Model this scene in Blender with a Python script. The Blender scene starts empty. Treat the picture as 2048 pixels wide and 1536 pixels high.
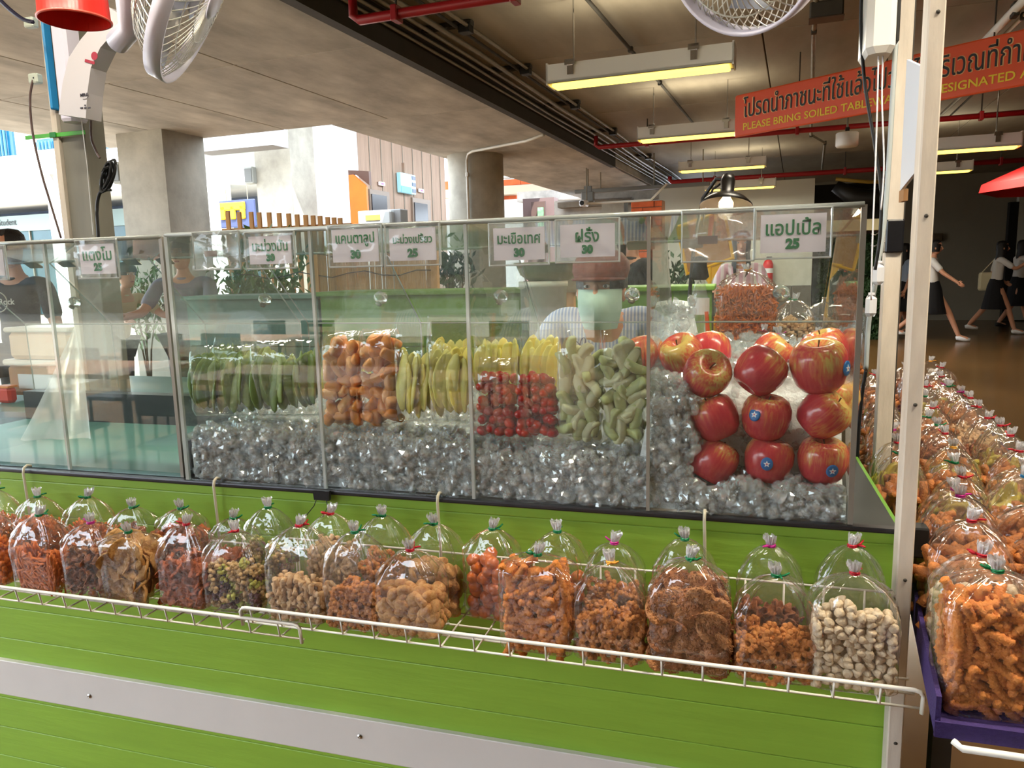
import bpy, math, random
from mathutils import Vector, Matrix, Euler, noise
R_ = random.Random(7)
C = bpy.context.scene.collection
PI = math.pi
# ---------------------------------------------------------------- camera, world, sun, exposure
F_PX, W_PX, H_PX, CAM_H = 1500.0, 2048, 1536, 1.35
_y, _p, _r = (math.radians(a) for a in (16.8, 8.7, -1.4))
FWD = Vector((-math.sin(_y)*math.cos(_p), math.cos(_y)*math.cos(_p), -math.sin(_p)))
_rt = Vector((math.cos(_y), math.sin(_y), 0)); _up = _rt.cross(FWD)
RGT = _rt*math.cos(_r)+_up*math.sin(_r); UPV = _up*math.cos(_r)-_rt*math.sin(_r)
CAM = Vector((0, 0, CAM_H))
cd = bpy.data.cameras.new('camera'); cam = bpy.data.objects.new('camera', cd); C.objects.link(cam)
cd.sensor_width = 36; cd.lens = F_PX/W_PX*36; cd.clip_start = .02; cd.clip_end = 300
m = Matrix((RGT, UPV, -FWD)).transposed().to_4x4(); m.translation = CAM
cam.matrix_world = m
sc = bpy.context.scene; sc.camera = cam
wd = bpy.data.worlds.new('sky'); sc.world = wd; wd.use_nodes = True
bg = wd.node_tree.nodes['Background']; bg.inputs[0].default_value = (.80, .90, 1.0, 1); bg.inputs[1].default_value = 4.6
sd = bpy.data.lights.new('sun', 'SUN'); sd.energy = 9; sd.angle = .01; sd.color = (1, .95, .86)
sun = bpy.data.objects.new('sun', sd); C.objects.link(sun)
sun.rotation_euler = Vector((-.3, .5, -.8)).to_track_quat('-Z', 'Y').to_euler()
sc.view_settings.view_transform = 'Standard'; sc.view_settings.look = 'None'
sc.view_settings.exposure = 0.95; sc.view_settings.gamma = 1; sc.view_settings.use_curve_mapping = False
sc.cycles.transparent_max_bounces = 96; sc.cycles.max_bounces = 10; sc.cycles.caustics_reflective = False
sc.cycles.caustics_refractive = False; sc.cycles.sample_clamp_indirect = 4
BA = math.radians(-4)                     # the building stands turned by four degrees to the stall

def ray(x, y): return FWD+RGT*((x-1024)/F_PX)-UPV*((y-768)/F_PX)
def W(x, y, Y): d = ray(x, y); return CAM+d*(Y/d.y)
def WZ(x, y, Z): d = ray(x, y); return CAM+d*((Z-CAM_H)/d.z)
_rb = Matrix.Rotation(-BA, 3, 'Z')
def B(x, y, Y): d = _rb@ray(x, y); return Vector((0, 0, CAM_H))+d*(Y/d.y)
def BX(x, y, X): d = _rb@ray(x, y); return Vector((0, 0, CAM_H))+d*(X/d.x)
def BZ(x, y, Z): d = _rb@ray(x, y); return Vector((0, 0, CAM_H))+d*((Z-CAM_H)/d.z)

# ---------------------------------------------------------------- materials
def srgb(*c):
    return tuple((v/255/12.92 if v/255 <= .04045 else ((v/255+.055)/1.055)**2.4) for v in c)+(1,)
MATS = {}
def mat(name, col=(200, 200, 200), rough=.5, metal=0, var=0, vscale=8, bump=0, bscale=40, emit=0, ecol=None, trans=0, ior=1.45, stretch=None, col2=None, spec=.5, coat=0, sub=0, alpha=1):
    if name in MATS: return MATS[name]
    m = bpy.data.materials.new(name); m.use_nodes = True; nt = m.node_tree; N = nt.nodes; L = nt.links
    b = N['Principled BSDF']; b.inputs['Base Color'].default_value = srgb(*col)
    b.inputs['Roughness'].default_value = rough; b.inputs['Metallic'].default_value = metal
    b.inputs['IOR'].default_value = ior; b.inputs['Transmission Weight'].default_value = trans
    b.inputs['Specular IOR Level'].default_value = spec; b.inputs['Coat Weight'].default_value = coat
    if sub: b.inputs['Subsurface Weight'].default_value = sub; b.inputs['Subsurface Scale'].default_value = .01
    if alpha < 1: b.inputs['Alpha'].default_value = alpha
    if emit: b.inputs['Emission Color'].default_value = srgb(*(ecol or col)); b.inputs['Emission Strength'].default_value = emit
    if var or bump or col2:
        tc = N.new('ShaderNodeTexCoord'); mp = N.new('ShaderNodeMapping'); L.new(tc.outputs['Object'], mp.inputs[0])
        if stretch: mp.inputs['Scale'].default_value = stretch
    if var or col2:
        n = N.new('ShaderNodeTexNoise'); n.inputs['Scale'].default_value = vscale; n.inputs['Detail'].default_value = 6; n.inputs['Roughness'].default_value = .6
        L.new(mp.outputs[0], n.inputs[0]); r = N.new('ShaderNodeValToRGB'); L.new(n.outputs[0], r.inputs[0])
        r.color_ramp.elements[0].position = .33; r.color_ramp.elements[1].position = .67
        a = srgb(*col); c2 = srgb(*col2) if col2 else None
        r.color_ramp.elements[0].color = tuple(v*(1-var) for v in a[:3])+(1,) if not c2 else a
        r.color_ramp.elements[1].color = tuple(min(1, v*(1+var*.6)) for v in a[:3])+(1,) if not c2 else c2
        L.new(r.outputs[0], b.inputs['Base Color'])
    if bump:
        n = N.new('ShaderNodeTexNoise'); n.inputs['Scale'].default_value = bscale; n.inputs['Detail'].default_value = 4
        L.new(mp.outputs[0], n.inputs[0]); bm = N.new('ShaderNodeBump'); bm.inputs['Strength'].default_value = bump; bm.inputs['Distance'].default_value = .01
        L.new(n.outputs[0], bm.inputs['Height']); L.new(bm.outputs[0], b.inputs['Normal'])
    MATS[name] = m; return m
def film(name, tint=(1, 1, 1), haze=.03, gloss=.12, rough=.05, bump=0, bscale=60, hcol=(.9, .92, .95), refl=1.0):
    """clear sheet: light passes, the surface mirrors by Fresnel, a trace of white haze"""
    if name in MATS: return MATS[name]
    m = bpy.data.materials.new(name); m.use_nodes = True; nt = m.node_tree; N = nt.nodes; L = nt.links
    N.remove(N['Principled BSDF']); out = N['Material Output']
    tr = N.new('ShaderNodeBsdfTransparent'); tr.inputs[0].default_value = tint+(1,)
    df = N.new('ShaderNodeBsdfDiffuse'); df.inputs[0].default_value = hcol+(1,)
    gl = N.new('ShaderNodeBsdfGlossy'); gl.inputs['Roughness'].default_value = rough
    m1 = N.new('ShaderNodeMixShader'); m1.inputs[0].default_value = haze
    L.new(tr.outputs[0], m1.inputs[1]); L.new(df.outputs[0], m1.inputs[2])
    fr = N.new('ShaderNodeLayerWeight'); fr.inputs[0].default_value = .5      # Schlick: the same from both sides of the sheet
    pw = N.new('ShaderNodeMath'); pw.operation = 'POWER'; pw.inputs[1].default_value = 4.5; L.new(fr.outputs['Facing'], pw.inputs[0])
    mu = N.new('ShaderNodeMath'); mu.operation = 'MULTIPLY_ADD'; mu.inputs[1].default_value = .9*min(refl, 1); mu.inputs[2].default_value = gloss
    mu.use_clamp = True
    L.new(pw.outputs[0], mu.inputs[0]); m2 = N.new('ShaderNodeMixShader'); L.new(mu.outputs[0], m2.inputs[0])
    L.new(m1.outputs[0], m2.inputs[1]); L.new(gl.outputs[0], m2.inputs[2]); L.new(m2.outputs[0], out.inputs[0])
    if bump:
        tc = N.new('ShaderNodeTexCoord'); n = N.new('ShaderNodeTexNoise'); n.inputs['Scale'].default_value = bscale; n.inputs['Detail'].default_value = 2
        L.new(tc.outputs['Object'], n.inputs[0]); bm = N.new('ShaderNodeBump'); bm.inputs['Strength'].default_value = bump; bm.inputs['Distance'].default_value = .01
        L.new(n.outputs[0], bm.inputs['Height']); L.new(bm.outputs[0], gl.inputs['Normal']); L.new(bm.outputs[0], fr.inputs['Normal'])
    MATS[name] = m; return m

# ---------------------------------------------------------------- mesh builder
class MB:
    def __init__(s): s.v = []; s.f = []
    def add(s, vs, fs, M=None):
        o = len(s.v)
        s.v += [tuple(M@Vector(v)) for v in vs] if M is not None else [tuple(v) for v in vs]
        s.f += [tuple(i+o for i in f) for f in fs]; return s
    def box(s, x0, x1, y0, y1, z0, z1, b=0, M=None):
        x0, x1 = min(x0, x1), max(x0, x1); y0, y1 = min(y0, y1), max(y0, y1); z0, z1 = min(z0, z1), max(z0, z1)
        if b <= 0:
            vs = [(x, y, z) for z in (z0, z1) for x, y in ((x0, y0), (x1, y0), (x1, y1), (x0, y1))]
            return s.add(vs, [(3, 2, 1, 0), (4, 5, 6, 7), (0, 1, 5, 4), (1, 2, 6, 5), (2, 3, 7, 6), (3, 0, 4, 7)], M)
        b = min(b, (x1-x0)*.45, (y1-y0)*.45, (z1-z0)*.45)
        def oct(z, i):
            return [(x0+b+i, y0+i, z), (x1-b-i, y0+i, z), (x1-i, y0+b+i, z), (x1-i, y1-b-i, z), (x1-b-i, y1-i, z), (x0+b+i, y1-i, z), (x0+i, y1-b-i, z), (x0+i, y0+b+i, z)]
        vs = oct(z0, b*.5)+oct(z0+b, 0)+oct(z1-b, 0)+oct(z1, b*.5)
        fs = [tuple(range(7, -1, -1)), tuple(range(24, 32))]
        for k in range(3):
            for i in range(8): j = (i+1) % 8; fs.append((k*8+i, k*8+j, k*8+8+j, k*8+8+i))
        return s.add(vs, fs, M)
    def tube(s, pts, r, n=8, cap=True, M=None):
        pts = [Vector(p) for p in pts]; rs = r if isinstance(r, (list, tuple)) else [r]*len(pts)
        vs = []; up = Vector((0, 0, 1))
        for i, p in enumerate(pts):
            t = ((pts[min(i+1, len(pts)-1)]-pts[max(i-1, 0)])).normalized()
            a = t.cross(up)
            if a.length < .1: a = t.cross(Vector((0, 1, 0)))
            if i and a.dot(pa) < 0: a = -a
            a.normalize(); pa = a; b = t.cross(a)
            vs += [p+(a*math.cos(2*PI*k/n)+b*math.sin(2*PI*k/n))*rs[i] for k in range(n)]
        fs = [(i*n+k, i*n+(k+1) % n, (i+1)*n+(k+1) % n, (i+1)*n+k) for i in range(len(pts)-1) for k in range(n)]
        if cap: fs += [tuple(range(n-1, -1, -1)), tuple(range(len(vs)-n, len(vs)))]
        return s.add(vs, fs, M)
    def lathe(s, prof, n=24, M=None, rib=0, ribn=0, sx=1, sy=1):
        vs = []
        for r, z in prof:
            for k in range(n):
                a = 2*PI*k/n; q = r*(1+rib*math.cos(ribn*a)) if r > 1e-5 else 0
                vs.append((q*math.cos(a)*sx, q*math.sin(a)*sy, z))
        fs = [(i*n+k, i*n+(k+1) % n, (i+1)*n+(k+1) % n, (i+1)*n+k) for i in range(len(prof)-1) for k in range(n)]
        return s.add(vs, fs, M)
    def ball(s, c, r, n=10, M=None, jit=0, rg=R_):
        rx, ry, rz = r if isinstance(r, (tuple, list)) else (r, r, r)
        m = max(3, n//2); vs = [(c[0], c[1], c[2]-rz)]
        for i in range(1, m):
            for k in range(n):
                t = PI*i/m; a = 2*PI*k/n; q = 1+(rg.uniform(-jit, jit) if jit else 0)
                vs.append((c[0]+rx*math.sin(t)*math.cos(a)*q, c[1]+ry*math.sin(t)*math.sin(a)*q, c[2]-rz*math.cos(t)*q))
        vs.append((c[0], c[1], c[2]+rz)); fs = [(0, 1+(k+1) % n, 1+k) for k in range(n)]
        for i in range(m-2):
            for k in range(n): a = 1+i*n+k; b = 1+i*n+(k+1) % n; fs.append((a, b, b+n, a+n))
        e = len(vs)-1; fs += [(e, 1+(m-2)*n+k, 1+(m-2)*n+(k+1) % n) for k in range(n)]
        return s.add(vs, fs, M)
    def prism(s, poly, y0, y1, M=None):
        """polygon in x,z pushed from y0 to y1"""
        n = len(poly); vs = [(x, y0, z) for x, z in poly]+[(x, y1, z) for x, z in poly]
        return s.add(vs, [tuple(range(n)), tuple(range(2*n-1, n-1, -1))]+[(i, i+n, (i+1) % n+n, (i+1) % n) for i in range(n)], M)
    def mesh(s, name, material, smooth=False, off=None):
        me = bpy.data.meshes.new(name); o = Vector(off) if off is not None else None
        me.from_pydata([tuple(Vector(v)-o) for v in s.v] if o is not None else s.v, [], s.f)
        if material: me.materials.append(material)
        if smooth: me.polygons.foreach_set('use_smooth', [True]*len(me.polygons))
        me.update(); return me
    def build(s, name, material, parent=None, smooth=False, off=None, loc=None, rot=None):
        """off: mesh points are given in the parent's outer frame and shifted by -off"""
        return link(name, s.mesh(name, material, smooth, off), parent, loc, rot)
def link(name, me, parent=None, loc=None, rot=None):
    o = bpy.data.objects.new(name, me); C.objects.link(o)
    if parent is not None: o.parent = parent
    if loc is not None: o.location = loc
    if rot is not None: o.rotation_euler = rot
    return o
def tag(o, label=None, cat=None, group=None, kind=None):
    if label: o['label'] = label
    if cat: o['category'] = cat
    if group: o['group'] = group
    if kind: o['kind'] = kind
    return o
def thing(name, label, cat, loc=(0, 0, 0), rz=0, group=None, rot=None):
    o = bpy.data.objects.new(name, None); C.objects.link(o); o.location = loc; o.rotation_euler = rot or (0, 0, rz); o.empty_display_size = .05
    return tag(o, label, cat, group)
def bthing(name, label, cat, p, group=None):
    """thing of the building: p in building coordinates; its parts are given in building coordinates and shifted by p"""
    q = Matrix.Rotation(BA, 3, 'Z')@Vector(p)
    return thing(name, label, cat, q, BA, group)
def struct(name, mb, material, smooth=False, inb=True):
    o = mb.build(name, material, None, smooth); o['kind'] = 'structure'
    if inb: o.rotation_euler = (0, 0, BA)
    return o
_txt = {}
def text_mesh(body, size, bold=0.0, depth=.0004, align='CENTER', slant=0):
    cu = bpy.data.curves.new('lettering', 'FONT'); cu.body = body; cu.size = size; cu.align_x = align; cu.align_y = 'CENTER'
    cu.extrude = depth; cu.offset = bold; cu.resolution_u = 3; cu.shear = slant
    o = bpy.data.objects.new('tmp_text', cu); C.objects.link(o); bpy.context.view_layer.update()
    me = bpy.data.meshes.new_from_object(o.evaluated_get(bpy.context.evaluated_depsgraph_get()))
    bpy.data.objects.remove(o); me.name = 'lettering'; return me
def lettering(body, size, material, parent, loc, rot=(PI/2, 0, 0), bold=0, align='CENTER', scale=None, name='lettering'):
    me = text_mesh(body, size, bold, align=align); me.materials.clear(); me.materials.append(material)
    o = link(name, me, parent, loc, rot)
    if scale: o.scale = scale
    return o
def skin_mesh(pts, edges, radii, name, material, sub=2, sx=None):
    """one continuous surface grown over a skeleton"""
    me = bpy.data.meshes.new(name); me.from_pydata([tuple(p) for p in pts], edges, [])
    o = bpy.data.objects.new('tmp_skin', me); C.objects.link(o)
    mo = o.modifiers.new('s', 'SKIN'); mo.use_smooth_shade = True; mo.branch_smoothing = .6
    me.skin_vertices.new() if not me.skin_vertices else None
    for i, r in enumerate(radii):
        sv = me.skin_vertices[0].data[i]; sv.radius = r if isinstance(r, tuple) else (r, r); sv.use_root = (i == 0)
    ms = o.modifiers.new('u', 'SUBSURF'); ms.levels = sub; ms.render_levels = sub
    bpy.context.view_layer.update()
    out = bpy.data.meshes.new_from_object(o.evaluated_get(bpy.context.evaluated_depsgraph_get()))
    bpy.data.objects.remove(o); out.name = name; out.materials.clear(); out.materials.append(material)
    out.polygons.foreach_set('use_smooth', [True]*len(out.polygons)); return out
# ---------------------------------------------------------------- palette
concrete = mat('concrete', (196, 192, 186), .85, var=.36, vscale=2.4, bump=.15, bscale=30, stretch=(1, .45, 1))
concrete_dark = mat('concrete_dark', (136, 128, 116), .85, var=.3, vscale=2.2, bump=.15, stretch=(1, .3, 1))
concrete_col = mat('concrete_column', (172, 168, 156), .8, var=.25, vscale=2.5, bump=.15)
concrete_wood = mat('concrete_board_marked', (160, 136, 118), .8, var=.2, vscale=6, bump=.1, stretch=(4, 4, .2))
steel_dark = mat('dark_beam_paint', (58, 54, 48), .7, var=.15)
floor_m = mat('polished_floor', (118, 88, 52), .22, var=.22, vscale=.8, spec=.5)
paving = mat('pale_paving', (150, 140, 126), .9, var=.1, vscale=1)
white_out = mat('white_render', (238, 238, 236), .9, var=.04)
white_wall = mat('blue_lit_white_wall', (222, 230, 240), .8, var=.04)  # blue daylight on the white wall is put into the colour
wall_tan = mat('greige_wall', (150, 142, 124), .8, var=.08, vscale=1)
wall_pale = mat('pale_wall', (196, 196, 184), .8, var=.05, vscale=1)
black = mat('black_paint', (22, 21, 20), .5)
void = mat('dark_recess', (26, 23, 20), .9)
red_pipe = mat('red_pipe_paint', (150, 22, 30), .4, var=.1)
galv = mat('galvanised_conduit', (140, 132, 116), .45, metal=.5, var=.2)
white_enamel = mat('white_enamel', (225, 225, 220), .35)
white_pvc = mat('white_plastic', (222, 224, 230), .35)
tube_glow = mat('lit_tube', (255, 225, 120), emit=1.6, ecol=(255, 216, 96))
teal_glass = mat('teal_glass', (16, 74, 104), .15, var=.2, vscale=3)
green_board = mat('green_paint', (142, 182, 64), .42, var=.08, vscale=30, stretch=(.12, 1, 1), bump=.12, bscale=60)
green_dark = mat('green_paint_old', (98, 150, 42), .5, var=.15, vscale=6)
white_board = mat('white_board_paint', (222, 217, 212), .5, var=.04, vscale=5)
post_paint = mat('worn_white_paint', (206, 196, 182), .6, var=.2, vscale=14, stretch=(1, 1, .25), bump=.2, bscale=50)
post_grey = mat('grey_post_paint', (124, 122, 112), .6, var=.12, vscale=14, stretch=(1, 1, .2))
wood = mat('raw_wood', (196, 150, 96), .7, var=.25, vscale=8, stretch=(1, 1, .2))
brick_m = mat('orange_brick', (214, 104, 60), .85, var=.18, vscale=5)
mortar = mat('mortar', (150, 110, 86), .9)
cable_black = mat('black_rubber', (18, 18, 20), .5)
chrome = mat('chrome', (200, 200, 200), .2, metal=1)
# ---------------------------------------------------------------- SETTING
ZL, ZR = 2.9, 3.14
XS = -2.7                                 # where the low slab steps up to the high one
struct('floor', MB().box(-7.9, 14, -12, 24, -.1, 0), floor_m)
struct('floor_outside', MB().box(-45, -7.9, -30, 50, -.14, -.03).box(-7.9, 14, -30, -12, -.14, -.03), paving)
def panels(parent, x0, x1, y0, y1, z, sx, sy, th=.05, g=.012, m=concrete):
    nx = max(1, round((x1-x0)/sx)); ny = max(1, round((y1-y0)/sy)); dx = (x1-x0)/nx; dy = (y1-y0)/ny
    me = MB().box(g/2, dx-g/2, g/2, dy-g/2, 0, th, .006).mesh('slab_panel', m)
    for i in range(nx):
        for j in range(ny): link('slab_panel', me, parent, (x0+i*dx, y0+j*dy, z))
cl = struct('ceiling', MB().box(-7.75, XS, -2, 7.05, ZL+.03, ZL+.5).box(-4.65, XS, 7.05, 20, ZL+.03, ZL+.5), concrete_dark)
panels(cl, -7.75, XS, -2, 7.05, ZL, 1.26, 2.4)
panels(cl, -4.65, XS, 7.05, 20, ZL, 1.95, 2.6)
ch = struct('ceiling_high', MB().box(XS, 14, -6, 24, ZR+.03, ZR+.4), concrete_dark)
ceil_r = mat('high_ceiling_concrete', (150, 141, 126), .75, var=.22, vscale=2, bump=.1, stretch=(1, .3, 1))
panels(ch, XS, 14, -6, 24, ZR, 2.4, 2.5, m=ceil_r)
struct('trim_1', MB().box(XS-.06, XS+.02, -2, 11.8, ZL-.03, ZR-.02), steel_dark)
struct('trim_2', MB().box(XS-.06, XS+.005, 11.8, 20, ZL, ZR), concrete)
p = B(0, 185, 5.0); struct('trim_3', MB().box(-12, -7.0, 3.72, 3.9, ZL-.2, ZL), steel_dark)

# columns
p0, p1, p2 = B(233, 285, 6.4), B(325, 285, 6.4), B(345, 285, 7)
s = struct('column_square', MB().box(p0.x, p1.x, 6.4, 7.0, 0, ZL), concrete_col)
q0, q1 = B(507, 285, 11), B(578, 285, 11)
struct('column_pale', MB().box(q0.x, q1.x, 11, 11.7, 0, 4.5), concrete_col)
a, b = B(900, 330, 9.8), B(1003, 330, 9.8)
rc = (b.x-a.x)/2
struct('column_round', MB().lathe([(rc, 0), (rc, ZL)], 40, Matrix.Translation(((a.x+b.x)/2, 9.8, 0))), concrete_col, True)
# blue-lit white wall and the board-marked lift lobby wall
a, b = B(583, 300, 13), B(698, 300, 13)
struct('wall_stair', MB().box(a.x, b.x, 13, 13.3, 0, 6), white_wall)
XL = b.x-.02
l0, l1 = BX(703, 300, XL), BX(889, 330, XL)
lobby = struct('wall_lobby', MB().box(XL-.3, XL, 13.05, l1.y, 0, 5), concrete_wood)
for k in range(9):                        # recessed board lines of the formwork
    y = 13.3+k*(l1.y-13.6)/8
    MB().box(XL, XL+.012, y, y+.02, 0, 5).build('formwork_line', concrete_dark, lobby)
struct('lobby_sun_blocker', MB().box(a.x-.5, -4.9, 9.6, 25, 5.2, 5.5), concrete)  # unseen roof slab, added to keep the sun off the lobby
struct('wall_lobby_pier', MB().box(a.x-.02, XL+.05, 12.7, 13, 0, 5).box(XL-.1, XL+.05, 12.7, 13.3, 0, 5), white_wall).hide_render = False
bpy.data.objects.remove(bpy.data.objects['wall_lobby_pier'])
def on_lobby(name, x0, y0, x1, y1, m, parent, d0=0, d1=.05, b=0):
    a = BX(x0, y0, XL); c = BX(x1, y1, XL)
    return MB().box(XL+d0, XL+d1, a.y, c.y, min(a.z, c.z), max(a.z, c.z), b).build(name, m, parent)
for n, (xa, xb, yt, yb) in enumerate(((738, 776, 388, 470), (824, 856, 405, 500))):
    e = tag(bpy.data.objects.new('door_%d' % (n+1), None), kind='structure'); C.objects.link(e); e.rotation_euler = (0, 0, BA)
    on_lobby('door_frame', xa-3, yt-10, xb+7, 560, mat('lift_frame', (132, 116, 102), .5), e, 0, .05)
    on_lobby('lift_door', xa, yt, xb, 560, mat('lift_door', (34, 36, 44), .25), e, .03, .07)
def lobby_thing(name, label, cat, x0, y0, x1, y1, m, part, d=.06, group=None):
    a = BX((x0+x1)/2, y1, XL); t = bthing(name, label, cat, (XL, a.y, a.z), group); c0 = BX(x0, y0, XL); c1 = BX(x1, y1, XL)
    off = (XL, a.y, a.z)
    MB().box(XL+.02, XL+d, c0.y, c1.y, min(c0.z, c1.z), max(c0.z, c1.z), .01).build(part, m, t, off=off)
    return t, off, c0, c1
sm = mat('sign_white', (238, 232, 236), .5); sp = mat('sign_violet', (150, 90, 190), .5)
for (x0, y0, x1, y1, w) in ((754, 363, 766, 373, 'left'), (834, 377, 844, 386, 'right')):
    t, off, c0, c1 = lobby_thing('lift_sign', 'small white and violet sign above the %s lift door' % w, 'sign', x0, y0, x1, y1, sm, 'panel')
    dy = (c1.y-c0.y)*.3; dz = (c0.z-c1.z)*.3
    MB().box(XL+.06, XL+.065, c0.y+dy, c1.y-dy, c1.z+dz, c0.z-dz).build('emblem', sp, t, off=off)
t, off, c0, c1 = lobby_thing('info_screen', 'blue and white directory screen hung high between the two lift doors', 'screen', 791, 345, 823, 390, mat('screen_pale', (150, 200, 214), .3, emit=.25), 'screen_panel', .12)
zz = c1.z+(c0.z-c1.z)*.33
MB().box(XL+.12, XL+.125, c0.y, c0.y+(c1.y-c0.y)*.68, c1.z, zz).build('blue_band', mat('screen_blue', (40, 150, 205), .3, emit=.25), t, off=off)
for k in range(3):
    h = (c0.z-c1.z)/3
    MB().box(XL+.12, XL+.13, c0.y+(c1.y-c0.y)*.74, c1.y-.02, c1.z+k*h+.03, c1.z+(k+1)*h-.03).build('list_block', mat('screen_navy', (38, 62, 96), .3), t, off=off)
MB().box(XL+.05, XL+.12, c0.y+.2, c1.y-.5, c0.z, c0.z+.22).build('bracket', concrete_wood, t, off=off)
# orange open door leaf standing out from the lobby wall
a, b = B(697, 350, 12.4), B(735, 430, 12.4)
t = bthing('door_leaf', 'orange door leaf with a slanted top, left of the lift doors', 'door', (a.x, 12.4, 0))
za, zb = a.z, B(735, 372, 12.4).z
MB().prism([(a.x, 0), (b.x, 0), (b.x, zb), (a.x+.1, za), (a.x, za)], 12.4, 12.46).build('leaf', mat('orange_door', (226, 120, 40), .5, var=.1, vscale=3), t, off=(a.x, 12.4, 0))
MB().prism([(a.x-.05, 0), (a.x, 0), (a.x, za), (a.x+.1, za+.02), (b.x+.03, zb+.02), (b.x+.03, za+.05), (a.x-.05, za+.1)], 12.47, 12.55).build('door_frame', mat('brown_frame', (96, 70, 60), .5), t, off=(a.x, 12.4, 0))
MB().box(a.x+.05, a.x+.09, 12.37, 12.4, 1.0, 1.25).build('handle', chrome, t, off=(a.x, 12.4, 0))
# parcel box under the lobby
a, b = B(716, 424, 9), B(781, 424, 9)
t = bthing('parcel_box', 'pale grey cabinet with a yellow slot in front of the lift lobby', 'cabinet', (a.x, 9, 0))
off = (a.x, 9, 0); zt = a.z
MB().box(a.x, b.x, 9, 9.4, 0, zt, .02).build('body', mat('grey_cabinet', (176, 180, 180), .4), t, off=off)
MB().box(a.x-.07, b.x+.1, 9.1, 9.3, zt-.3, zt+.02, .01).build('side_wing', mat('grey_wing', (140, 140, 140), .4), t, off=off)
MB().box(a.x+.12, b.x-.16, 8.985, 9, zt-.12, zt-.05).build('slot_plate', mat('brass_plate', (196, 172, 70), .4), t, off=off)

# far building on the left, over-bright in the sun
YF = 20
def far(name, x0, x1, y0, y1, m=white_out, Y=YF, d=.6, st=True):
    a = B(x0, (y0+y1)/2, Y).x; b = B(x1, (y0+y1)/2, Y).x; xm = (x0+x1)/2
    return struct(name, MB().box(a, b, Y, Y+d, B(xm, y1, Y).z, B(xm, y0, Y).z), m)
far('facade_upper', -700, 620, 352, 404, d=6)
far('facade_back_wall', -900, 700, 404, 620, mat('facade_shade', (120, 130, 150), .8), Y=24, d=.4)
far('facade_column', 103, 160, 300, 640); far('facade_column', 398, 443, 300, 640)
far('facade_column', -330, -270, 300, 640)
far('facade_parapet', -700, 620, 338, 352, Y=19.6)
far('facade_column_upper', 26, 110, 100, 345, Y=19.4)
far('facade_top', -900, 600, 240, 290, Y=24, d=2)
far('facade_top_wall', 110, 700, 290, 345, Y=22, d=.5)
a, b = B(365, 430, 17), B(392, 430, 17)
struct('column_round_far', MB().lathe([((b.x-a.x)/2, 0), ((b.x-a.x)/2, 3.6)], 20, Matrix.Translation(((a.x+b.x)/2, 17, 0))), mat('sandy_column', (226, 190, 150), .8, var=.1), True)
a, b = B(185, 430, 17), B(206, 430, 17)
# teal window bands with slats
for (x0, x1, y0, y1, tag_) in ((-260, 27, 268, 340, 'left'), (70, 112, 278, 300, 'middle'), (184, 232, 283, 299, 'right')):
    a, b = B(x0, y1, 18.6), B(x1, y1, 18.6); zt = B(x0, y0, 18.6).z
    t = bthing('window_band', 'teal glazing behind vertical slats high on the bright building, %s of the three' % {'left': 'leftmost', 'middle': 'middle', 'right': 'rightmost'}[tag_], 'window', (a.x, 18.6, a.z))
    MB().box(a.x, b.x, 18.7, 18.78, a.z, zt).build('pane', teal_glass, t, off=(a.x, 18.6, a.z))
    n = int((b.x-a.x)/.16); me = MB().box(0, .05, 0, .05, 0, (zt-a.z)*.72).mesh('slat', mat('slat_blue', (60, 110, 140), .5))
    for k in range(n): link('slat', me, t, (k*.16, 0, 0))
# shop fronts under the far building
t = bthing('shopfront', 'shaded glazed front with black lettering ending in Student, far left', 'shop front', (B(0, 450, 22).x, 22, 0))
off = (B(0, 450, 22).x, 22, 0); a, b = B(-260, 430, 22), B(330, 430, 22)
MB().box(a.x, b.x, 22, 22.1, 0, B(0, 440, 22).z-.05).build('glazing', mat('dark_teal_glass', (44, 84, 92), .2, var=.3, vscale=.6), t, off=off)
MB().box(a.x, b.x, 21.9, 22.0, B(60, 462, 22).z, B(60, 430, 22).z).build('fascia', mat('fascia_grey', (140, 160, 160), .5), t, off=off)
lettering('University Student', .34, black, t, Vector((B(-12, 443, 21.88).x-off[0], -.12, B(20, 445, 21.88).z)), bold=.004)
for k in range(6):
    x = a.x+(b.x-a.x)*(k+.5)/6
    MB().box(x, x+.06, 21.93, 22, 0, B(60, 462, 22).z).build('mullion', galv, t, off=off)
t = bthing('shopfront', 'shaded teal glazed front behind the big square column', 'shop front', (B(360, 450, 22).x, 22, 0))
off = (B(360, 450, 22).x, 22, 0); a, b = B(335, 430, 22), B(600, 430, 22)
MB().box(a.x, b.x, 22, 22.1, 0, B(360, 447, 22).z).build('glazing', mat('dark_teal_glass'), t, off=off)
MB().box(a.x, b.x, 21.9, 22, B(360, 447, 22).z, B(360, 440, 22).z).build('fascia', mat('fascia_green', (70, 160, 100), .5), t, off=off)
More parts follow.
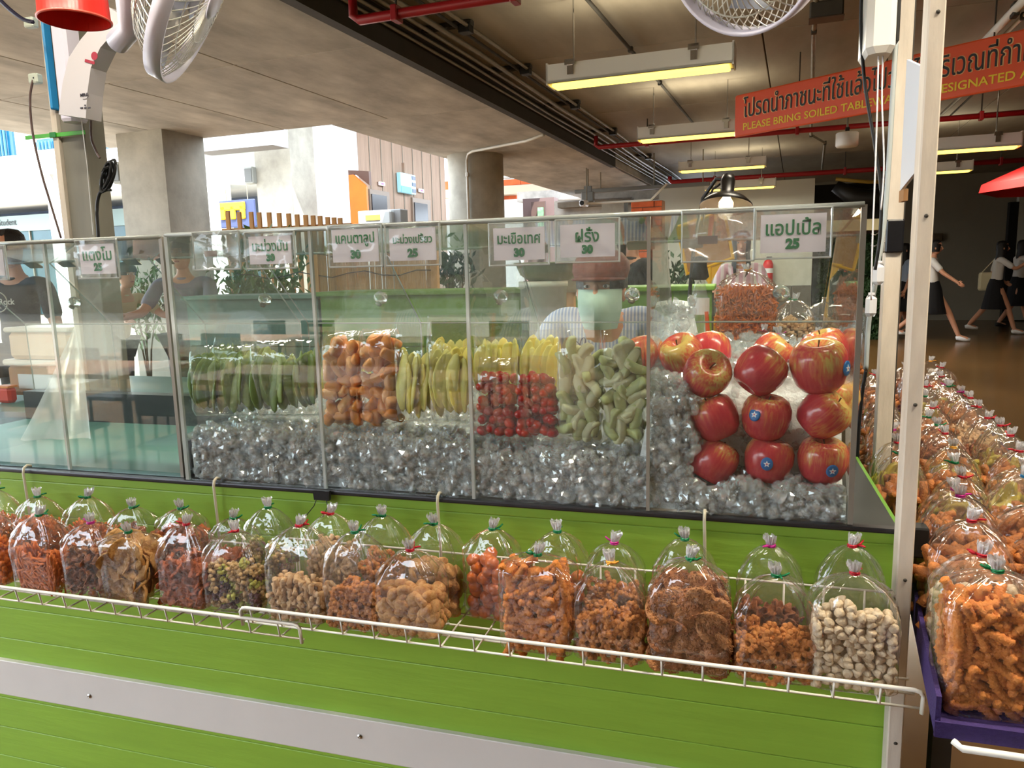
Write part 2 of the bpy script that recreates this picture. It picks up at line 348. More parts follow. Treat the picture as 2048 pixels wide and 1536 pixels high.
# yellow rounded sign on a dark blue board
a, b = B(441, 450, 16), B(508, 395, 16); z0, z1 = B(470, 455, 16).z, B(470, 400, 16).z
t = bthing('hanging_sign', 'dark blue hanging board with a yellow rounded arch emblem', 'sign', (a.x, 16, z0)); off = (a.x, 16, z0)
MB().box(a.x, b.x, 16, 16.06, z0, z1, .02).build('board', mat('navy_board', (52, 62, 100), .5), t, off=off)
yel = mat('yellow_emblem', (255, 178, 20), .5); w = b.x-a.x; h = z1-z0
MB().box(a.x+.05*w, a.x+.76*w, 15.94, 16, z0+.62*h, z0+.92*h, .06).build('emblem', yel, t, off=off)
for k in (.05, .33, .6): MB().box(a.x+k*w, a.x+(k+.15)*w, 15.94, 16, z0+.3*h, z0+.8*h, .03).build('emblem_leg', yel, t, off=off)
for k in (.2, .8): MB().tube([(a.x+k*w, 16.03, z1), (a.x+k*w, 16.03, z1+.7)], .012, 6).build('rod', galv, t, off=off)
# loudspeaker boxes on the columns
for (x0, y0, x1, y1, Y, lb) in ((225, 323, 238, 368, 6.6, 'small grey loudspeaker box on the left side of the square column'), (489, 333, 504, 368, 10.9, 'small grey loudspeaker box on the pale column behind the slat fence')):
    a, b = B(x0, y1, Y), B(x1, y0, Y); t = bthing('wall_speaker', lb, 'speaker', (a.x, Y, a.z))
    MB().box(a.x, b.x, Y, Y+.14, a.z, b.z, .015).build('cabinet', mat('speaker_grey', (150, 152, 146), .5), t, off=(a.x, Y, a.z))
    MB().box(a.x+.02, b.x-.02, Y-.012, Y, a.z+.03, b.z-.03).build('grille', mat('grille_grey', (110, 112, 110), .6), t, off=(a.x, Y, a.z))
# bright soffit seen under the left edge and grey beam by the pale column
struct('beam_grey', MB().box(B(385, 262, 10).x, B(543, 262, 10).x, 10, 10.4, B(520, 292, 10).z, B(520, 262, 10).z+.3), mat('grey_beam', (128, 130, 134), .8))
far('soffit_outer', 340, 590, 255, 300, mat('pale_soffit', (186, 204, 208), .8), Y=16, d=4)

# brick bands and concrete beams right of the round column
def brick_wall(name, label, x0, x1, y0, y1, Y, bw=.42, bh=.14, cat='wall'):
    a, b = B(x0, y1, Y), B(x1, y0, Y); t = bthing(name, label, cat, (a.x, Y, a.z))
    w, h = b.x-a.x, b.z-a.z; rows = max(1, round(h/bh)); bh = h/rows
    MB().box(0, w, .03, .3, 0, h).build('core', mortar, t)
    full = MB().box(.008, bw-.008, 0, .06, .008, bh-.008, .008).mesh('brick', brick_m); 
    for r in range(rows):
        x = -(bw/2 if r % 2 else 0)
        while x < w-.02:
            xa, xb = max(x, 0), min(x+bw, w)
            if xb-xa > .05: o = link('brick', full, t, (xa-.008*(xb-xa)/bw, R_.uniform(-.006, .006), r*bh)); o.scale = ((xb-xa)/bw, 1, 1)
            x += bw
    return t
brick_wall('brick_band', 'orange brick band of the far building, upper strip right of the round column', 1004, 1110, 352, 372, 22, .62, .2)
brick_wall('brick_band', 'orange brick band of the far building, under the concrete beam', 1004, 1034, 388, 402, 22, .62, .2)
brick_wall('brick_band', 'sliver of orange brick between lift lobby and round column', 884, 897, 362, 382, 22, .62, .2)
brick_wall('brick_pillar', 'orange brick pillar behind the case, right of the camera bracket', 1262, 1324, 400, 640, 13, .4, .105, 'pillar')
far('beam_far', 880, 1130, 372, 389, mat('pale_beam', (206, 188, 168), .8), Y=21.5)
far('beam_far', 1034, 1170, 380, 400, concrete, Y=19)
far('beam_far', 1000, 1125, 334, 352, white_out, Y=22)
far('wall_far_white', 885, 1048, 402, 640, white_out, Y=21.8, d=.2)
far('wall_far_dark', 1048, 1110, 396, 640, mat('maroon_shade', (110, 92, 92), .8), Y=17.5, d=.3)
t = bthing('glass_door', 'dark framed glazed door with daylight behind, far back', 'door', (B(1062, 500, 17.2).x, 17.2, 0)); off = (B(1062, 500, 17.2).x, 17.2, 0)
a, b = B(1062, 404, 17.2), B(1090, 404, 17.2)
MB().box(a.x, b.x, 17.2, 17.28, 0, a.z).build('frame', mat('door_dark', (84, 66, 62), .5), t, off=off)
a, b = B(1075, 415, 17.1), B(1085, 432, 17.1)
MB().box(a.x, b.x, 17.1, 17.2, b.z-1, a.z).build('pane', mat('leafy_glass', (120, 170, 130), .2, var=.5, vscale=6), t, off=off)
far('wall_concrete_back', 1110, 1262, 398, 640, concrete, Y=15.5, d=.3)
far('beam_back', 1115, 1262, 401, 412, concrete_dark, Y=15.2, d=.25)
far('column_back', 1204, 1248, 402, 640, concrete_col, Y=14.5, d=.4)
far('beam_cross', 1180, 1360, 382, 402, concrete, Y=16, d=.5)

# pale partition, dark store, green ivy board and right hand wall
far('wall_partition', 1318, 1625, 366, 640, wall_pale, Y=14, d=.3)
t = bthing('dado', 'grey band of tiles along the foot of the pale partition', 'wall panel', (B(1420, 640, 13.9).x, 13.9, 0)); off = (B(1420, 640, 13.9).x, 13.9, 0)
a, b = B(1325, 575, 13.9), B(1622, 575, 13.9); n = 8
me = MB().box(.006, (b.x-a.x)/n-.006, 0, .1, 0, a.z).mesh('tile', mat('grey_tile', (96, 90, 82), .4, var=.1))
for k in range(n): link('tile', me, t, (a.x-off[0]+k*(b.x-a.x)/n, 0, 0))
far('store_dark_sheet', 1622, 1800, 366, 462, void, Y=14.6, d=.3)  # flat sheet; the darkness of the store opening is put into its colour
far('beam_ivory', 1600, 1775, 440, 462, mat('ivory_beam', (214, 204, 160), .6), Y=13.6, d=.3)
far('wall_dark_wood', 1622, 1800, 462, 640, mat('dark_wood_wall', (60, 36, 26), .6, var=.2), Y=14.6, d=.2)
# the ducts stored on top
t = bthing('store_duct', 'black duct with a yellow stripe lying over the ivory beam', 'duct', tuple(B(1700, 395, 14.2))); off = B(1700, 395, 14.2)
a, b = B(1670, 372, 14.2), B(1790, 395, 14.2)
MB().tube([(a.x, 14.2, a.z), (a.x+.3, 14.2, a.z-.2), (b.x-.4, 14.2, b.z), (b.x, 14.2, b.z+.1)], [.1, .16, .16, .1], 12).build('duct', black, t, True, off=off)
MB().tube([(a.x, 14.05, a.z+.1), (a.x+.5, 14.05, a.z+.02), (b.x, 14.05, b.z+.25)], .03, 8).build('stripe', mat('dull_yellow', (150, 120, 40), .6), t, True, off=off)
# ivy board
a, b = B(1620, 640, 14.3), B(1790, 468, 14.3)
t = bthing('ivy_board', 'dark green ivy covered board behind the apple end of the case', 'plant wall', (a.x, 14.3, 0)); off = (a.x, 14.3, 0)
MB().box(a.x+.03, b.x, 14.3, 14.4, 0, b.z).build('board', mat('ivy_dark', (20, 34, 20), .8), t, off=off)
mb = MB(); rg = random.Random(3)
for k in range(2600):
    x, z = rg.uniform(a.x+.1, b.x), rg.uniform(0, b.z); s_ = rg.uniform(.03, .07)
    Mx = Matrix.Translation((x, 14.28-rg.random()*.05, z))@Euler((rg.uniform(-1, 1), rg.uniform(-1, 1), rg.uniform(0, 6))).to_matrix().to_4x4()
    mb.add([(0, 0, -s_), (s_*.6, .005, 0), (0, 0, s_), (-s_*.6, .005, 0), (0, -.01, 0)], [(0, 1, 4), (1, 2, 4), (2, 3, 4), (3, 0, 4)], Mx)
tag(mb.build('leaves', mat('ivy_leaf', (38, 66, 32), .6, var=.4, vscale=3), t, off=off), kind='stuff')
struct('wall_back', MB().box(-2, 14, 19, 19.2, 0, ZR), wall_tan)
a, b = B(1866, 467, 18.9), B(1886, 482, 18.9)
t = bthing('switch_panel', 'small brown panel on the dark back wall at right', 'panel', (a.x, 18.9, b.z))
MB().box(a.x, b.x, 18.9, 19, b.z, a.z, .02).build('plate', mat('brown_plate', (92, 74, 50), .5), t, off=(a.x, 18.9, b.z))
MB().box(a.x+.06, b.x-.06, 18.88, 18.9, b.z+.06, a.z-.06, .01).build('cover', mat('brown_cover', (104, 86, 60), .5), t, off=(a.x, 18.9, b.z))
bb = struct('sky_blocker', MB().box(-40, 1.5, -24.5, -24, 0, 8), mat('sky_blocker_wall', (112, 98, 82), .9, var=.2, vscale=.4))  # unseen building, added to block bright sky mirrored in the panes
wme = MB().box(-.9, .9, 0, .12, 0, 1.5, .02).mesh('window', mat('sky_blocker_pane', (52, 62, 66), .3))
for k_ in range(12):
    for j_ in range(2): link('window', wme, bb, (-37+3.2*k_, -24.05, 1.2+3.1*j_))
struct('wall_right', MB().box(13, 13.2, -12, 19, 0, ZR), wall_tan)
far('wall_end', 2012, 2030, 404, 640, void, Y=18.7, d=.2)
far('wall_end_pale', 2030, 2300, 380, 640, wall_pale, Y=18.7, d=.2)
struct('reflection_blocker', MB().box(-1.1, 13, -5.9, -5.7, 0, ZR), wall_tan)  # unseen wall, added to darken what the right panes mirror
# ---------------------------------------------------------------- services under the ceiling
def fixture(x0, x1, y, Y, label, ry=None, at=None, en=18):
    a = B(x0, y, Y); b = B(x1, ry if ry else y, Y); L = b.x-a.x; z = (a.z+b.z)/2
    if at: a = Vector(at); L = 1.23; z = a.z
    t = bthing('ceiling_light', label, 'ceiling light', (a.x, Y, z), 'fluorescent ceiling lights')
    MB().box(0, L, -.09, .09, .0, .015).box(0, L, .075, .09, 0, .12).box(0, L, -.09, -.075, 0, .12).box(0, .012, -.09, .09, -.01, .13).box(L-.012, L, -.09, .09, -.01, .13).build('housing', white_enamel, t)
    MB().box(.03, L-.03, -.065, .065, -.02, 0, .01).build('lit_tube', tube_glow, t)
    ld = bpy.data.lights.new('tube_light', 'AREA'); ld.shape = 'RECTANGLE'; ld.size = L-.1; ld.size_y = .1; ld.energy = en; ld.color = (1, .92, .76); link('tube_light', ld, t, (L/2, 0, -.025))
    ld = bpy.data.lights.new('tube_uplight', 'AREA'); ld.shape = 'RECTANGLE'; ld.size = L-.1; ld.size_y = .05; ld.energy = 4; ld.color = (1, .9, .66); link('tube_uplight', ld, t, (L/2, 0, .14), (PI, 0, 0))
    for k in (.14, .8):
        MB().box(L*k-.03, L*k+.03, -.11, .03, .12, .135).box(L*k-.02, L*k+.02, -.1, -.09, .04, .12).box(L*k-.035, L*k+.035, -.11, -.1, .1, .135).build('clamp', chrome, t)
        MB().tube([(L*k, 0, .1), (L*k, 0, ZR-z)], .006, 6).build('hanger', chrome, t)
    return t
fixture(1100, 1470, 170, 5.2, 'nearest and largest fluorescent light, above the middle of the case', ry=134)
fixture(1277, 1500, 282, 8.0, 'fluorescent light mostly hidden behind the orange sign and red pipe', ry=264)
fixture(1358, 1533, 345, 11, 'fluorescent light just above the black shaded lamp', ry=330)
fixture(1410, 1552, 383, 12.8, 'small far fluorescent light right behind the black shaded lamp', ry=370)
fixture(1800, 2040, 309, 8.6, 'fluorescent light right of the thick white post, just under the orange sign', ry=292)
fixture(1790, 1944, 350, 11.6, 'short far fluorescent light right of the thick white post, below the larger one', ry=340)
fixture(1500, 1900, -260, 3.4, 'fluorescent light overhead, above the top edge of the picture', ry=-330)
fixture(0, 0, 0, 1, 'added fluorescent light over the viewer, right of the stall front', at=(.1, -.9, 2.62), en=17)  # this and the next two: out of view, added to brighten the stall front
fixture(0, 0, 0, 1, 'added fluorescent light over the viewer, towards the left', at=(-2.1, -.9, 2.62), en=17)
fixture(0, 0, 0, 1, 'added fluorescent light behind the viewer over the aisle', at=(.6, -3.2, 2.62), en=17)
def bpipe(name, label, cat, pts, r, m, n=8, group=None, smooth=True):
    t = bthing(name, label, cat, tuple(pts[0]), group)
    MB().tube(pts, r, n).build('pipe', m, t, smooth, off=pts[0])
    return t
def clamp_at(t, p0, p, r, m, w=.02):
    MB().box(p[0]-w, p[0]+w, p[1]-r*1.5, p[1]+r*1.5, p[2]-r*1.5, p[2]+r*1.5, .005).build('clamp', m, t, off=p0)
# red sprinkler pipes
def red(label, x0, y0, x1, y1, Y, r, drop=.12):
    a, b = B(x0, y0, Y), B(x1, y1, Y); z = (a.z+b.z)/2
    p0 = Vector((a.x-.02, Y, z+drop)); t = bpipe('sprinkler_pipe', label, 'pipe', [p0, (a.x-.02, Y, z+r), (a.x+.02, Y, z), (a.x+.3, Y, z), (a.x+(b.x-a.x)*.5, Y, z), (b.x, Y, z)], r, red_pipe, 10)
    for k in (.12, .45, .8):
        x = a.x+(b.x-a.x)*k
        MB().tube([(x, Y, z), (x, Y, ZR)], .008, 6).build('hanger_rod', steel_dark, t, off=p0)
        clamp_at(t, p0, (x, Y, z), r, red_pipe)
red('red sprinkler pipe crossing behind the orange sign', 1195, 290, 2200, 218, 9.6, .03, .14)
red('red sprinkler pipe running just above the black lamp', 1342, 368, 2200, 306, 14, .04, .1)
red('thick red sprinkler pipe at the top edge of the picture', 712, 16, 1500, -55, 4.0, .028, .2)
# bundle of conduits along the step in the ceiling
for i, (dx, z, r, w) in enumerate(((.06, 3.0, .012, 'lowest'), (.12, 3.03, .012, 'second from the bottom'), (.18, 3.05, .014, 'third from the bottom'), (.26, 3.07, .02, 'thick pale'), (.34, 3.09, .012, 'second from the top'), (.42, 3.1, .014, 'topmost'))):
    pts = [Vector((XS+dx+.012*math.sin(k*1.3+i)*(k > 3), 1.5+k*2.2, z-.02*(k % 2)*(i % 2))) for k in range(8)]
    t = bpipe('conduit', '%s metal conduit of the bundle beside the dark ceiling beam' % w, 'conduit', pts, r, galv if i != 4 else steel_dark, 6, 'conduits along the dark beam')
t = bthing('conduit_bracket', 'nearest black bracket holding the conduit bundle to the ceiling', 'bracket', (XS+.25, 5.3, 3.08))
MB().box(-.2, .2, -.03, .03, .02, .055, .004).build('bar', steel_dark, t); MB().box(.1, .19, -.04, .04, -.03, .03, .004).build('clip', black, t)
for Y, w in ((6.6, 'second'), (8.2, 'third'), (10, 'fourth'), (12.5, 'fifth')):
    t2 = t.copy(); C.objects.link(t2); t2.location = Matrix.Rotation(BA, 3, 'Z')@Vector((XS+.25, Y, 3.08)); t2['label'] = '%s black bracket along the conduit bundle, counted from the viewer' % w
    for ch_ in list(t.children): c = ch_.copy(); C.objects.link(c); c.parent = t2
# single conduits on the high ceiling
def zconduit(label, px_pts, z, r, m=galv, extra=()):
    pts = [BZ(x, y, z) for x, y in px_pts]+list(extra)
    t = bpipe('conduit', label, 'conduit', pts, r, m, 8)
    for k in range(1, len(pts)-1): clamp_at(t, pts[0], pts[k], r, steel_dark, .02)
zconduit('dark conduit crossing the ceiling above the nearest fluorescent light', [(1165, -12), (1261, 99), (1320, 166), (1391, 252)], 3.1, .014, steel_dark)
zconduit('pale double bend conduit coming down behind the orange sign', [(1634, -20), (1628, 60), (1622, 270), (1650, 286), (1644, 338)], 3.06, .018)
zconduit('thick white pipe at the upper right corner of the ceiling', [(2090, -40), (2030, 20), (1912, 142), (1780, 280)], 2.95, .03, white_enamel)
zconduit('thinner white pipe beside the thick one at upper right', [(2110, -30), (2048, 32), (1925, 152), (1800, 275)], 2.95, .015, white_enamel)
zconduit('grey conduit low in the upper right corner', [(2120, 0), (2048, 78), (1982, 138), (1870, 240)], 3.0, .018)
zconduit('thin cable along the ceiling right of the orange sign', [(2120, 20), (2048, 96), (1998, 140), (1900, 232)], 3.0, .01, steel_dark)
# junction box on the pale conduit
p = BZ(1648, 22, 3.0); t = bthing('junction_box', 'dark rectangular box hanging from the ceiling near the top edge', 'junction box', tuple(p))
MB().box(-.09, .12, -.06, .06, -.05, .05, .01).build('box', steel_dark, t); MB().box(-.095, .125, -.065, .065, -.06, -.05, .004).build('lid', mat('brown_metal', (80, 60, 48), .5), t)
MB().tube([(0, 0, .05), (0, 0, ZR-p.z)], .01, 6).build('stem', galv, t)
# ceiling loudspeaker
p = B(1694, 279, 8.8); t = bthing('ceiling_speaker', 'white round can hanging just under the orange sign', 'speaker', tuple(p))
MB().lathe([(0, -.075), (.1, -.075), (.11, -.06), (.11, .06), (.1, .07), (0, .07)], 24).build('can', white_enamel, t, True)
MB().box(-.02, .02, -.02, .02, .07, .12).build('clip', black, t); MB().tube([(0, 0, .07), (0, 0, ZR-p.z)], .01, 6).build('stem', galv, t)
# trunking, boxes and security camera near the far edge of the slab
p = B(1420, 376, 12.5); q = B(1150, 384, 12.5)
t = bthing('cable_trunking', 'grey cable trunking running across under the far slab edge', 'trunking', tuple(q))
MB().box(q.x, p.x, 12.46, 12.54, q.z-.03, q.z+.03, .01).build('trunk', mat('trunk_grey', (120, 122, 120), .5), t, off=q)
for k in (.2, .6, .95): MB().tube([(q.x+(p.x-q.x)*k, 12.5, q.z), (q.x+(p.x-q.x)*k, 12.5, ZR+.02)], .01, 6).build('hanger_rod', galv, t, off=q)
p = B(1176, 393, 12); t = bthing('junction_box', 'grey box under the trunking above the security camera', 'junction box', tuple(p))
MB().box(-.1, .1, -.05, .05, -.09, .07, .01).build('box', mat('trunk_grey'), t); MB().box(-.06, .06, -.03, .03, .07, .16).build('neck', mat('trunk_grey'), t); MB().lathe([(.05, -.13), (.05, -.09)], 12).build('gland', black, t)
MB().tube([(0, 0, .1), (0, 0, ZL-p.z)], .012, 6).build('stem', galv, t)
p = B(1168, 407, 11.8); t = bthing('security_camera', 'small white security camera with a black face on a horizontal arm', 'camera', tuple(p))
MB().tube([(.03, .05, 0), (.03, .05, ZL-p.z)], .01, 6).build('stem', galv, t); MB().box(-.05, .05, -.12, .12, -.05, .05, .02).build('body', white_pvc, t); MB().lathe([(0, -.01), (.035, -.01), (.035, .01), (0, .01)], 16, Matrix.Translation((0, -.125, 0))@Matrix.Rotation(PI/2, 4, 'X')).build('lens', black, t)
q = B(1300, 404, 11.8); MB().tube([(0.05, .05, 0), (.3, .05, 0), (q.x-p.x, .05, 0), (q.x-p.x+.2, .3, .25)], .018, 8).build('arm', white_enamel, t)
# small pipes hugging the round column
a, b = B(932, 330, 9.35), B(932, 330, 9.35)
pts = [(a.x, 9.38, 0), (a.x, 9.38, ZL-.12), (a.x+.03, 9.36, ZL-.04), (a.x+.12, 9.3, ZL-.02), (a.x+1.0, 8.9, ZL-.02), (XS-.1, 8.6, ZL-.02)]
t = bpipe('conduit', 'thin white conduit climbing the round column and turning along the slab', 'conduit', [Vector(v) for v in pts], .018, white_enamel, 8)
for z in (.9, 1.9, 2.6): clamp_at(t, pts[0], (a.x, 9.38, z), .018, white_enamel)

# ---------------------------------------------------------------- hanging orange sign
pl = Matrix.Rotation(BA, 3, 'Z')@B(1468, 275, 7.6); pr_ = Matrix.Rotation(BA, 3, 'Z')@B(2048, 229, 6.35)
zt = B(1468, 192, 7.6).z; d = (pr_-pl); d.z = 0; ang = math.atan2(d.y, d.x); Lw = d.length*1.13; hh = zt-pl.z
t = thing('hanging_sign', 'long orange hanging sign with black Thai and yellow English lettering', 'sign', pl, ang)
MB().box(0, Lw, 0, .03, 0, hh, .01).build('panel', mat('sign_orange', (222, 86, 44), .35, var=.06, vscale=3, spec=.5), t)
ths = 'โปรดนำภาชนะที่ใช้แล้วไปวางไว้บริเวณที่กำหนด'; ens = 'PLEASE BRING SOILED TABLEWARE TO DESIGNATED AREA'
def fit_text(body, m, parent, x0, x1, z, h, y=-.004, bold=.0, order=0):
    me = text_mesh(body, 1, bold, align='LEFT'); me.materials.clear(); me.materials.append(m)
    xs = [v.co.x for v in me.vertices]; ys = [v.co.y for v in me.vertices]
    s = (x1-x0)/(max(xs)-min(xs)); sy = h/(max(ys)-min(ys))
    o = link('lettering', me, parent, (x0-min(xs)*s, y, z-min(ys)*sy), (PI/2, 0, 0)); o.scale = (s, sy, 1); return o
fit_text(ths, mat('sign_outline', (236, 190, 130), .5), t, .09, Lw-.1, hh*.42, hh*.52, -.0015, .022)
fit_text(ths, black, t, .1, Lw-.11, hh*.43, hh*.5, -.004, .004)
fit_text(ens, mat('sign_yellow', (232, 200, 40), .5), t, .1, Lw*.955, hh*.13, hh*.17, -.003, .014)
for k in (.24, .52, .8): MB().tube([(Lw*k, .02, hh), (Lw*k, .02, ZR-pl.z)], .006, 6).build('rod', steel_dark, t)
# red parasol edge at far right
p = B(2075, 360, 9); t = bthing('parasol', 'red parasol tip entering at the right edge of the picture', 'parasol', (p.x+.6, 9, 0))
MB().lathe([(1.1, p.z-.1), (1.08, p.z-.02), (.6, p.z+.2), (0.02, p.z+.4), (0, p.z+.4)], 8).build('canopy', mat('red_canopy', (176, 24, 24), .7), t)
MB().tube([(0, 0, 0), (0, 0, p.z+.42)], .025, 8).build('pole', steel_dark, t)
# ---------------------------------------------------------------- the stall: counter, case, trays
YG = 1.25; ZC = .935; CX0, CX1 = -2.55, .253
clear = film('clear_acrylic', tint=(.97, .99, .98), haze=.006, gloss=.045, rough=.0, refl=1.1)
edge_m = film('acrylic_edge', tint=(.75, .82, .8), haze=.45, gloss=.2, rough=.1, hcol=(.75, .8, .78))
ct = thing('stall_counter', 'lime green boarded stall counter with a white band, carrying the glass case', 'counter', (-1.1, YG, 0)); off = (-1.1, YG, 0)
zs = [.593+.0785*k for k in range(-8, 4)]
bme = MB().box(CX0, CX1, -.0, .02, .0004, .0785-.0004, .0014).mesh('board', green_board)
for z in zs:
    if z < -.001: continue
    link('board', bme, ct, (1.1, 0, z))
MB().box(CX0, CX1, YG, YG+.02, zs[-1]+.0785, ZC-.008, .002).build('top_board', green_board, ct, off=off)
MB().box(CX0, CX1-.004, YG+.021, YG+.05, 0, ZC-.01).build('backing_board', green_dark, ct, off=off)
wb = MB().box(CX0, CX1, YG-.012, YG, .374, .463, .002).build('white_band', white_board, ct, off=off)
for x, z in ((-.713, .425), (-1.4, .41), (-.06, .40)): MB().lathe([(0, 0), (.004, 0), (.005, .002), (.0025, .004), (0, .003)], 12, Matrix.Translation((x+1.1, -.012, z))@Matrix.Rotation(PI/2, 4, 'X')).build('screw', chrome, wb)
dark_edge = mat('dark_metal_edge', (62, 62, 66), .3, metal=.7)
MB().box(CX0, CX1+.012, YG-.006, YG+.012, ZC-.009, ZC-.001, .002).build('edge_strip', dark_edge, ct, off=off)
MB().box(CX0, CX1, YG+.012, 1.85, ZC-.03, ZC-.009).build('worktop', mat('worktop_black', (30, 38, 36), .4), ct, off=off)
MB().box(CX1, CX1+.008, YG+.002, 1.85, .0, ZC-.012).build('end_panel', green_dark, ct, off=off)
MB().box(CX1+.01, CX1+.045, YG+.02, YG+.05, .88, .93, .003).build('corner_bracket', black, ct, off=off)
MB().box(CX0, CX1, 1.83, 1.85, 0, ZC-.03).build('rear_panel', green_dark, ct, off=off)

def case(name, label, xs, y0, zt, lid=True):
    x0, x1 = xs[0], xs[-1]; z0 = ZC; yb = 1.75; yh = 1.56; zh = 1.398; ym = 1.744; zm = 1.222; th = .004
    t = thing(name, label, 'display case', ((x0+x1)/2, y0, z0)); off = ((x0+x1)/2, y0, z0)
    MB().box(x0, x1, y0, y0+th, z0, zt).build('front_pane', clear, t, off=off)
    Mx = Matrix(((0, 1, 0, 0), (1, 0, 0, 0), (0, 0, 1, 0), (0, 0, 0, 1)))
    prof = [(y0, z0), (y0, zt), (yh, zh), (ym, zm), (yb, z0)]
    for i, x in enumerate(xs):
        MB().prism([(a+(.0045 if k < 2 else 0), b) for k, (a, b) in enumerate(prof)], x-th/2, x+th/2, Mx).build('divider' if 0 < i < len(xs)-1 else 'end_pane', clear, t, off=off)
        e = .0028 if 0 < i < len(xs)-1 else .004
        MB().box(x-e, x+e, y0-.0005, y0+.006, z0, zt).build('glued_edge', edge_m if i not in (3, 4) else mat('silver_edge', (150, 146, 138), .3, metal=.4), t, off=off)
        for (a, b) in ((2, 3),):
            p, q = prof[a], prof[b]
            MB().tube([(x, p[0], p[1]), (x, q[0], q[1]), (x, yb, z0)], .0022, 4).build('sloping_edge', edge_m, t, off=off)
    MB().prism([(y0, zt-.004), (y0, zt), (yh, zh), (yh, zh-.004)], x0, x1, Mx).build('top_pane', clear, t, off=off)
    MB().tube([(x0, y0+.001, zt), (x1, y0+.001, zt)], .0045, 8).build('top_edge', mat('rounded_acrylic_edge', (205, 212, 210), .15, trans=.5), t, True, off=off)
    MB().box(x0, x1, ym, ym+.004, z0, zm).build('back_pane', clear, t, off=off)
    MB().tube([(x0, ym, zm), (x1, ym, zm)], .002, 4).build('back_edge', edge_m, t, off=off)
    MB().tube([(x0, yh, zh), (x1, yh, zh)], .0022, 4).build('hinge_edge', edge_m, t, off=off)
    n = Vector((0, -(zm-zh), (ym-yh))).normalized()
    for i in range(len(xs)-1):
        a, b = xs[i]+.006, xs[i+1]-.006
        ld = MB().prism([(yh+.004, zh-.001), (yh+.004+n.y*.003, zh-.001+n.z*.003), (ym+n.y*.003, zm+n.z*.003+.002), (ym, zm+.002)], a, b, Mx).build('lid', clear, t, off=off)
        c = (a+b)/2; hp = Vector((c+.1, yh+.012, zh-.006)); kp = Vector((c+.07, (yh+ym*3)/4, (zh+zm*3)/4+.006))
        for hx in (c+.1, c-.11):
            MB().box(-.022, .022, -.014, .014, -.002, .002, .002).build('hinge', mat('hinge_steel', (150, 144, 128), .3, metal=.6), ld, off=None, loc=(hx-off[0], yh+.006-off[1], zh-.006-off[2]), rot=(-.6, 0, 0))
        q = n.to_track_quat('Z', 'Y').to_matrix().to_4x4()
        MB().lathe([(.0, 0), (.008, 0), (.007, .008), (.016, .014), (.018, .022), (.014, .03), (0, .032)], 20, Matrix.Translation(kp-Vector(off))@q).build('knob', mat('crystal_knob', (225, 230, 225), .03, trans=.9, ior=1.45), ld, True)
    return t
XR = [-1.085, -.763, -.456, -.14, .179]
XLc = [-2.05, -1.73, -1.409, -1.108]
case('display_case', 'long clear acrylic case with five cells of ice, fruit bags and apples', XR, YG, 1.433)
case('display_case', 'empty clear acrylic case standing left of the ice filled one', XLc, YG+.012, 1.431)
teal_tray = mat('teal_tray', (96, 140, 132), .35, var=.1, vscale=3)
t = thing('cooling_tray', 'pale teal metal tray with a dark rim on the floor of the empty case', 'tray', (-1.58, 1.5, ZC-.005)); off = (-1.58, 1.5, ZC-.005)
MB().box(-2.04, -1.115, YG+.022, 1.735, ZC-.003, ZC+.006).build('tray_floor', teal_tray, t, off=off)
MB().box(-2.04, -1.115, 1.7, 1.74, ZC+.006, ZC+.09).box(-1.13, -1.115, 1.3, 1.7, ZC+.006, ZC+.07).build('rim', mat('rim_black', (34, 40, 44), .3), t, off=off)

# ---------------------------------------------------------------- ice
ice_m = film('ice', tint=(.985, .993, .996), haze=.22, gloss=.13, rough=.06, hcol=(.95, .98, 1.0))
ice_bed_m = mat('packed_ice', (240, 245, 248), .25, var=.06, vscale=60, bump=.6, bscale=90, trans=.15, ior=1.31)
def ice_h(x, y):
    d = (y-YG)/.5
    if x < -.763: z = 1.03+.02*d
    elif x < -.456: z = 1.028+.05*d
    elif x < -.14: z = 1.018+.06*d
    else:
        t = (x+.14)/.05
        z = 1.115+.17*d if t < 1 else (.985+.02*d if d < .16 else .985+.012+min(1, (d-.16)/.1)*(.16+.03*d))
        if t >= 1 and x < -.03 and d > .15: z = max(z, 1.1+.1*d)
    return z+.012*noise.noise(Vector((x*22, y*22, 3)))
def bed(name, xs, label):
    mb = MB(); nx, ny = 64, 14; x0, x1 = xs
    for j in range(ny+1):
        for i in range(nx+1):
            x = x0+.005+(x1-x0-.01)*i/nx; y = YG+.016+(1.738-YG-.016)*j/ny
            mb.v.append((x, y, ice_h(x, y)-.012))
    for j in range(ny):
        for i in range(nx): a = j*(nx+1)+i; mb.f.append((a, a+1, a+nx+2, a+nx+1))
    o = len(mb.v); 
    for i in range(nx+1): x = x0+.005+(x1-x0-.01)*i/nx; mb.v.append((x, YG+.016, ZC+.001))
    for i in range(nx): mb.f.append((o+i, o+i+1, i+1, i))
    return mb
ib = tag(bed('ice', (XR[0], XR[-1]), '').build('ice_bed', ice_bed_m, None, True), 'crushed ice packed along the floor of the fruit case', 'ice', kind='stuff')
rg = random.Random(11); chunks = MB()
def chunk(x, y, z, s):
    Mx = Matrix.Translation((x, y, z))@Euler((rg.uniform(0, 6), rg.uniform(0, 6), rg.uniform(0, 6))).to_matrix().to_4x4()@Matrix.Diagonal((s*rg.uniform(.7, 1.3), s*rg.uniform(.6, 1.1), s*rg.uniform(.5, .9), 1))
    chunks.ball((0, 0, 0), 1, 6 if s < .008 else 8, Mx, .22, rg)
apple_pos = [W(a_, b_, YG+.052) for a_, b_ in ((1427, 922), (1537, 920), (1645, 920), (1430, 836), (1532, 834), (1647, 828), (1425, 756), (1520, 742), (1638, 728))]
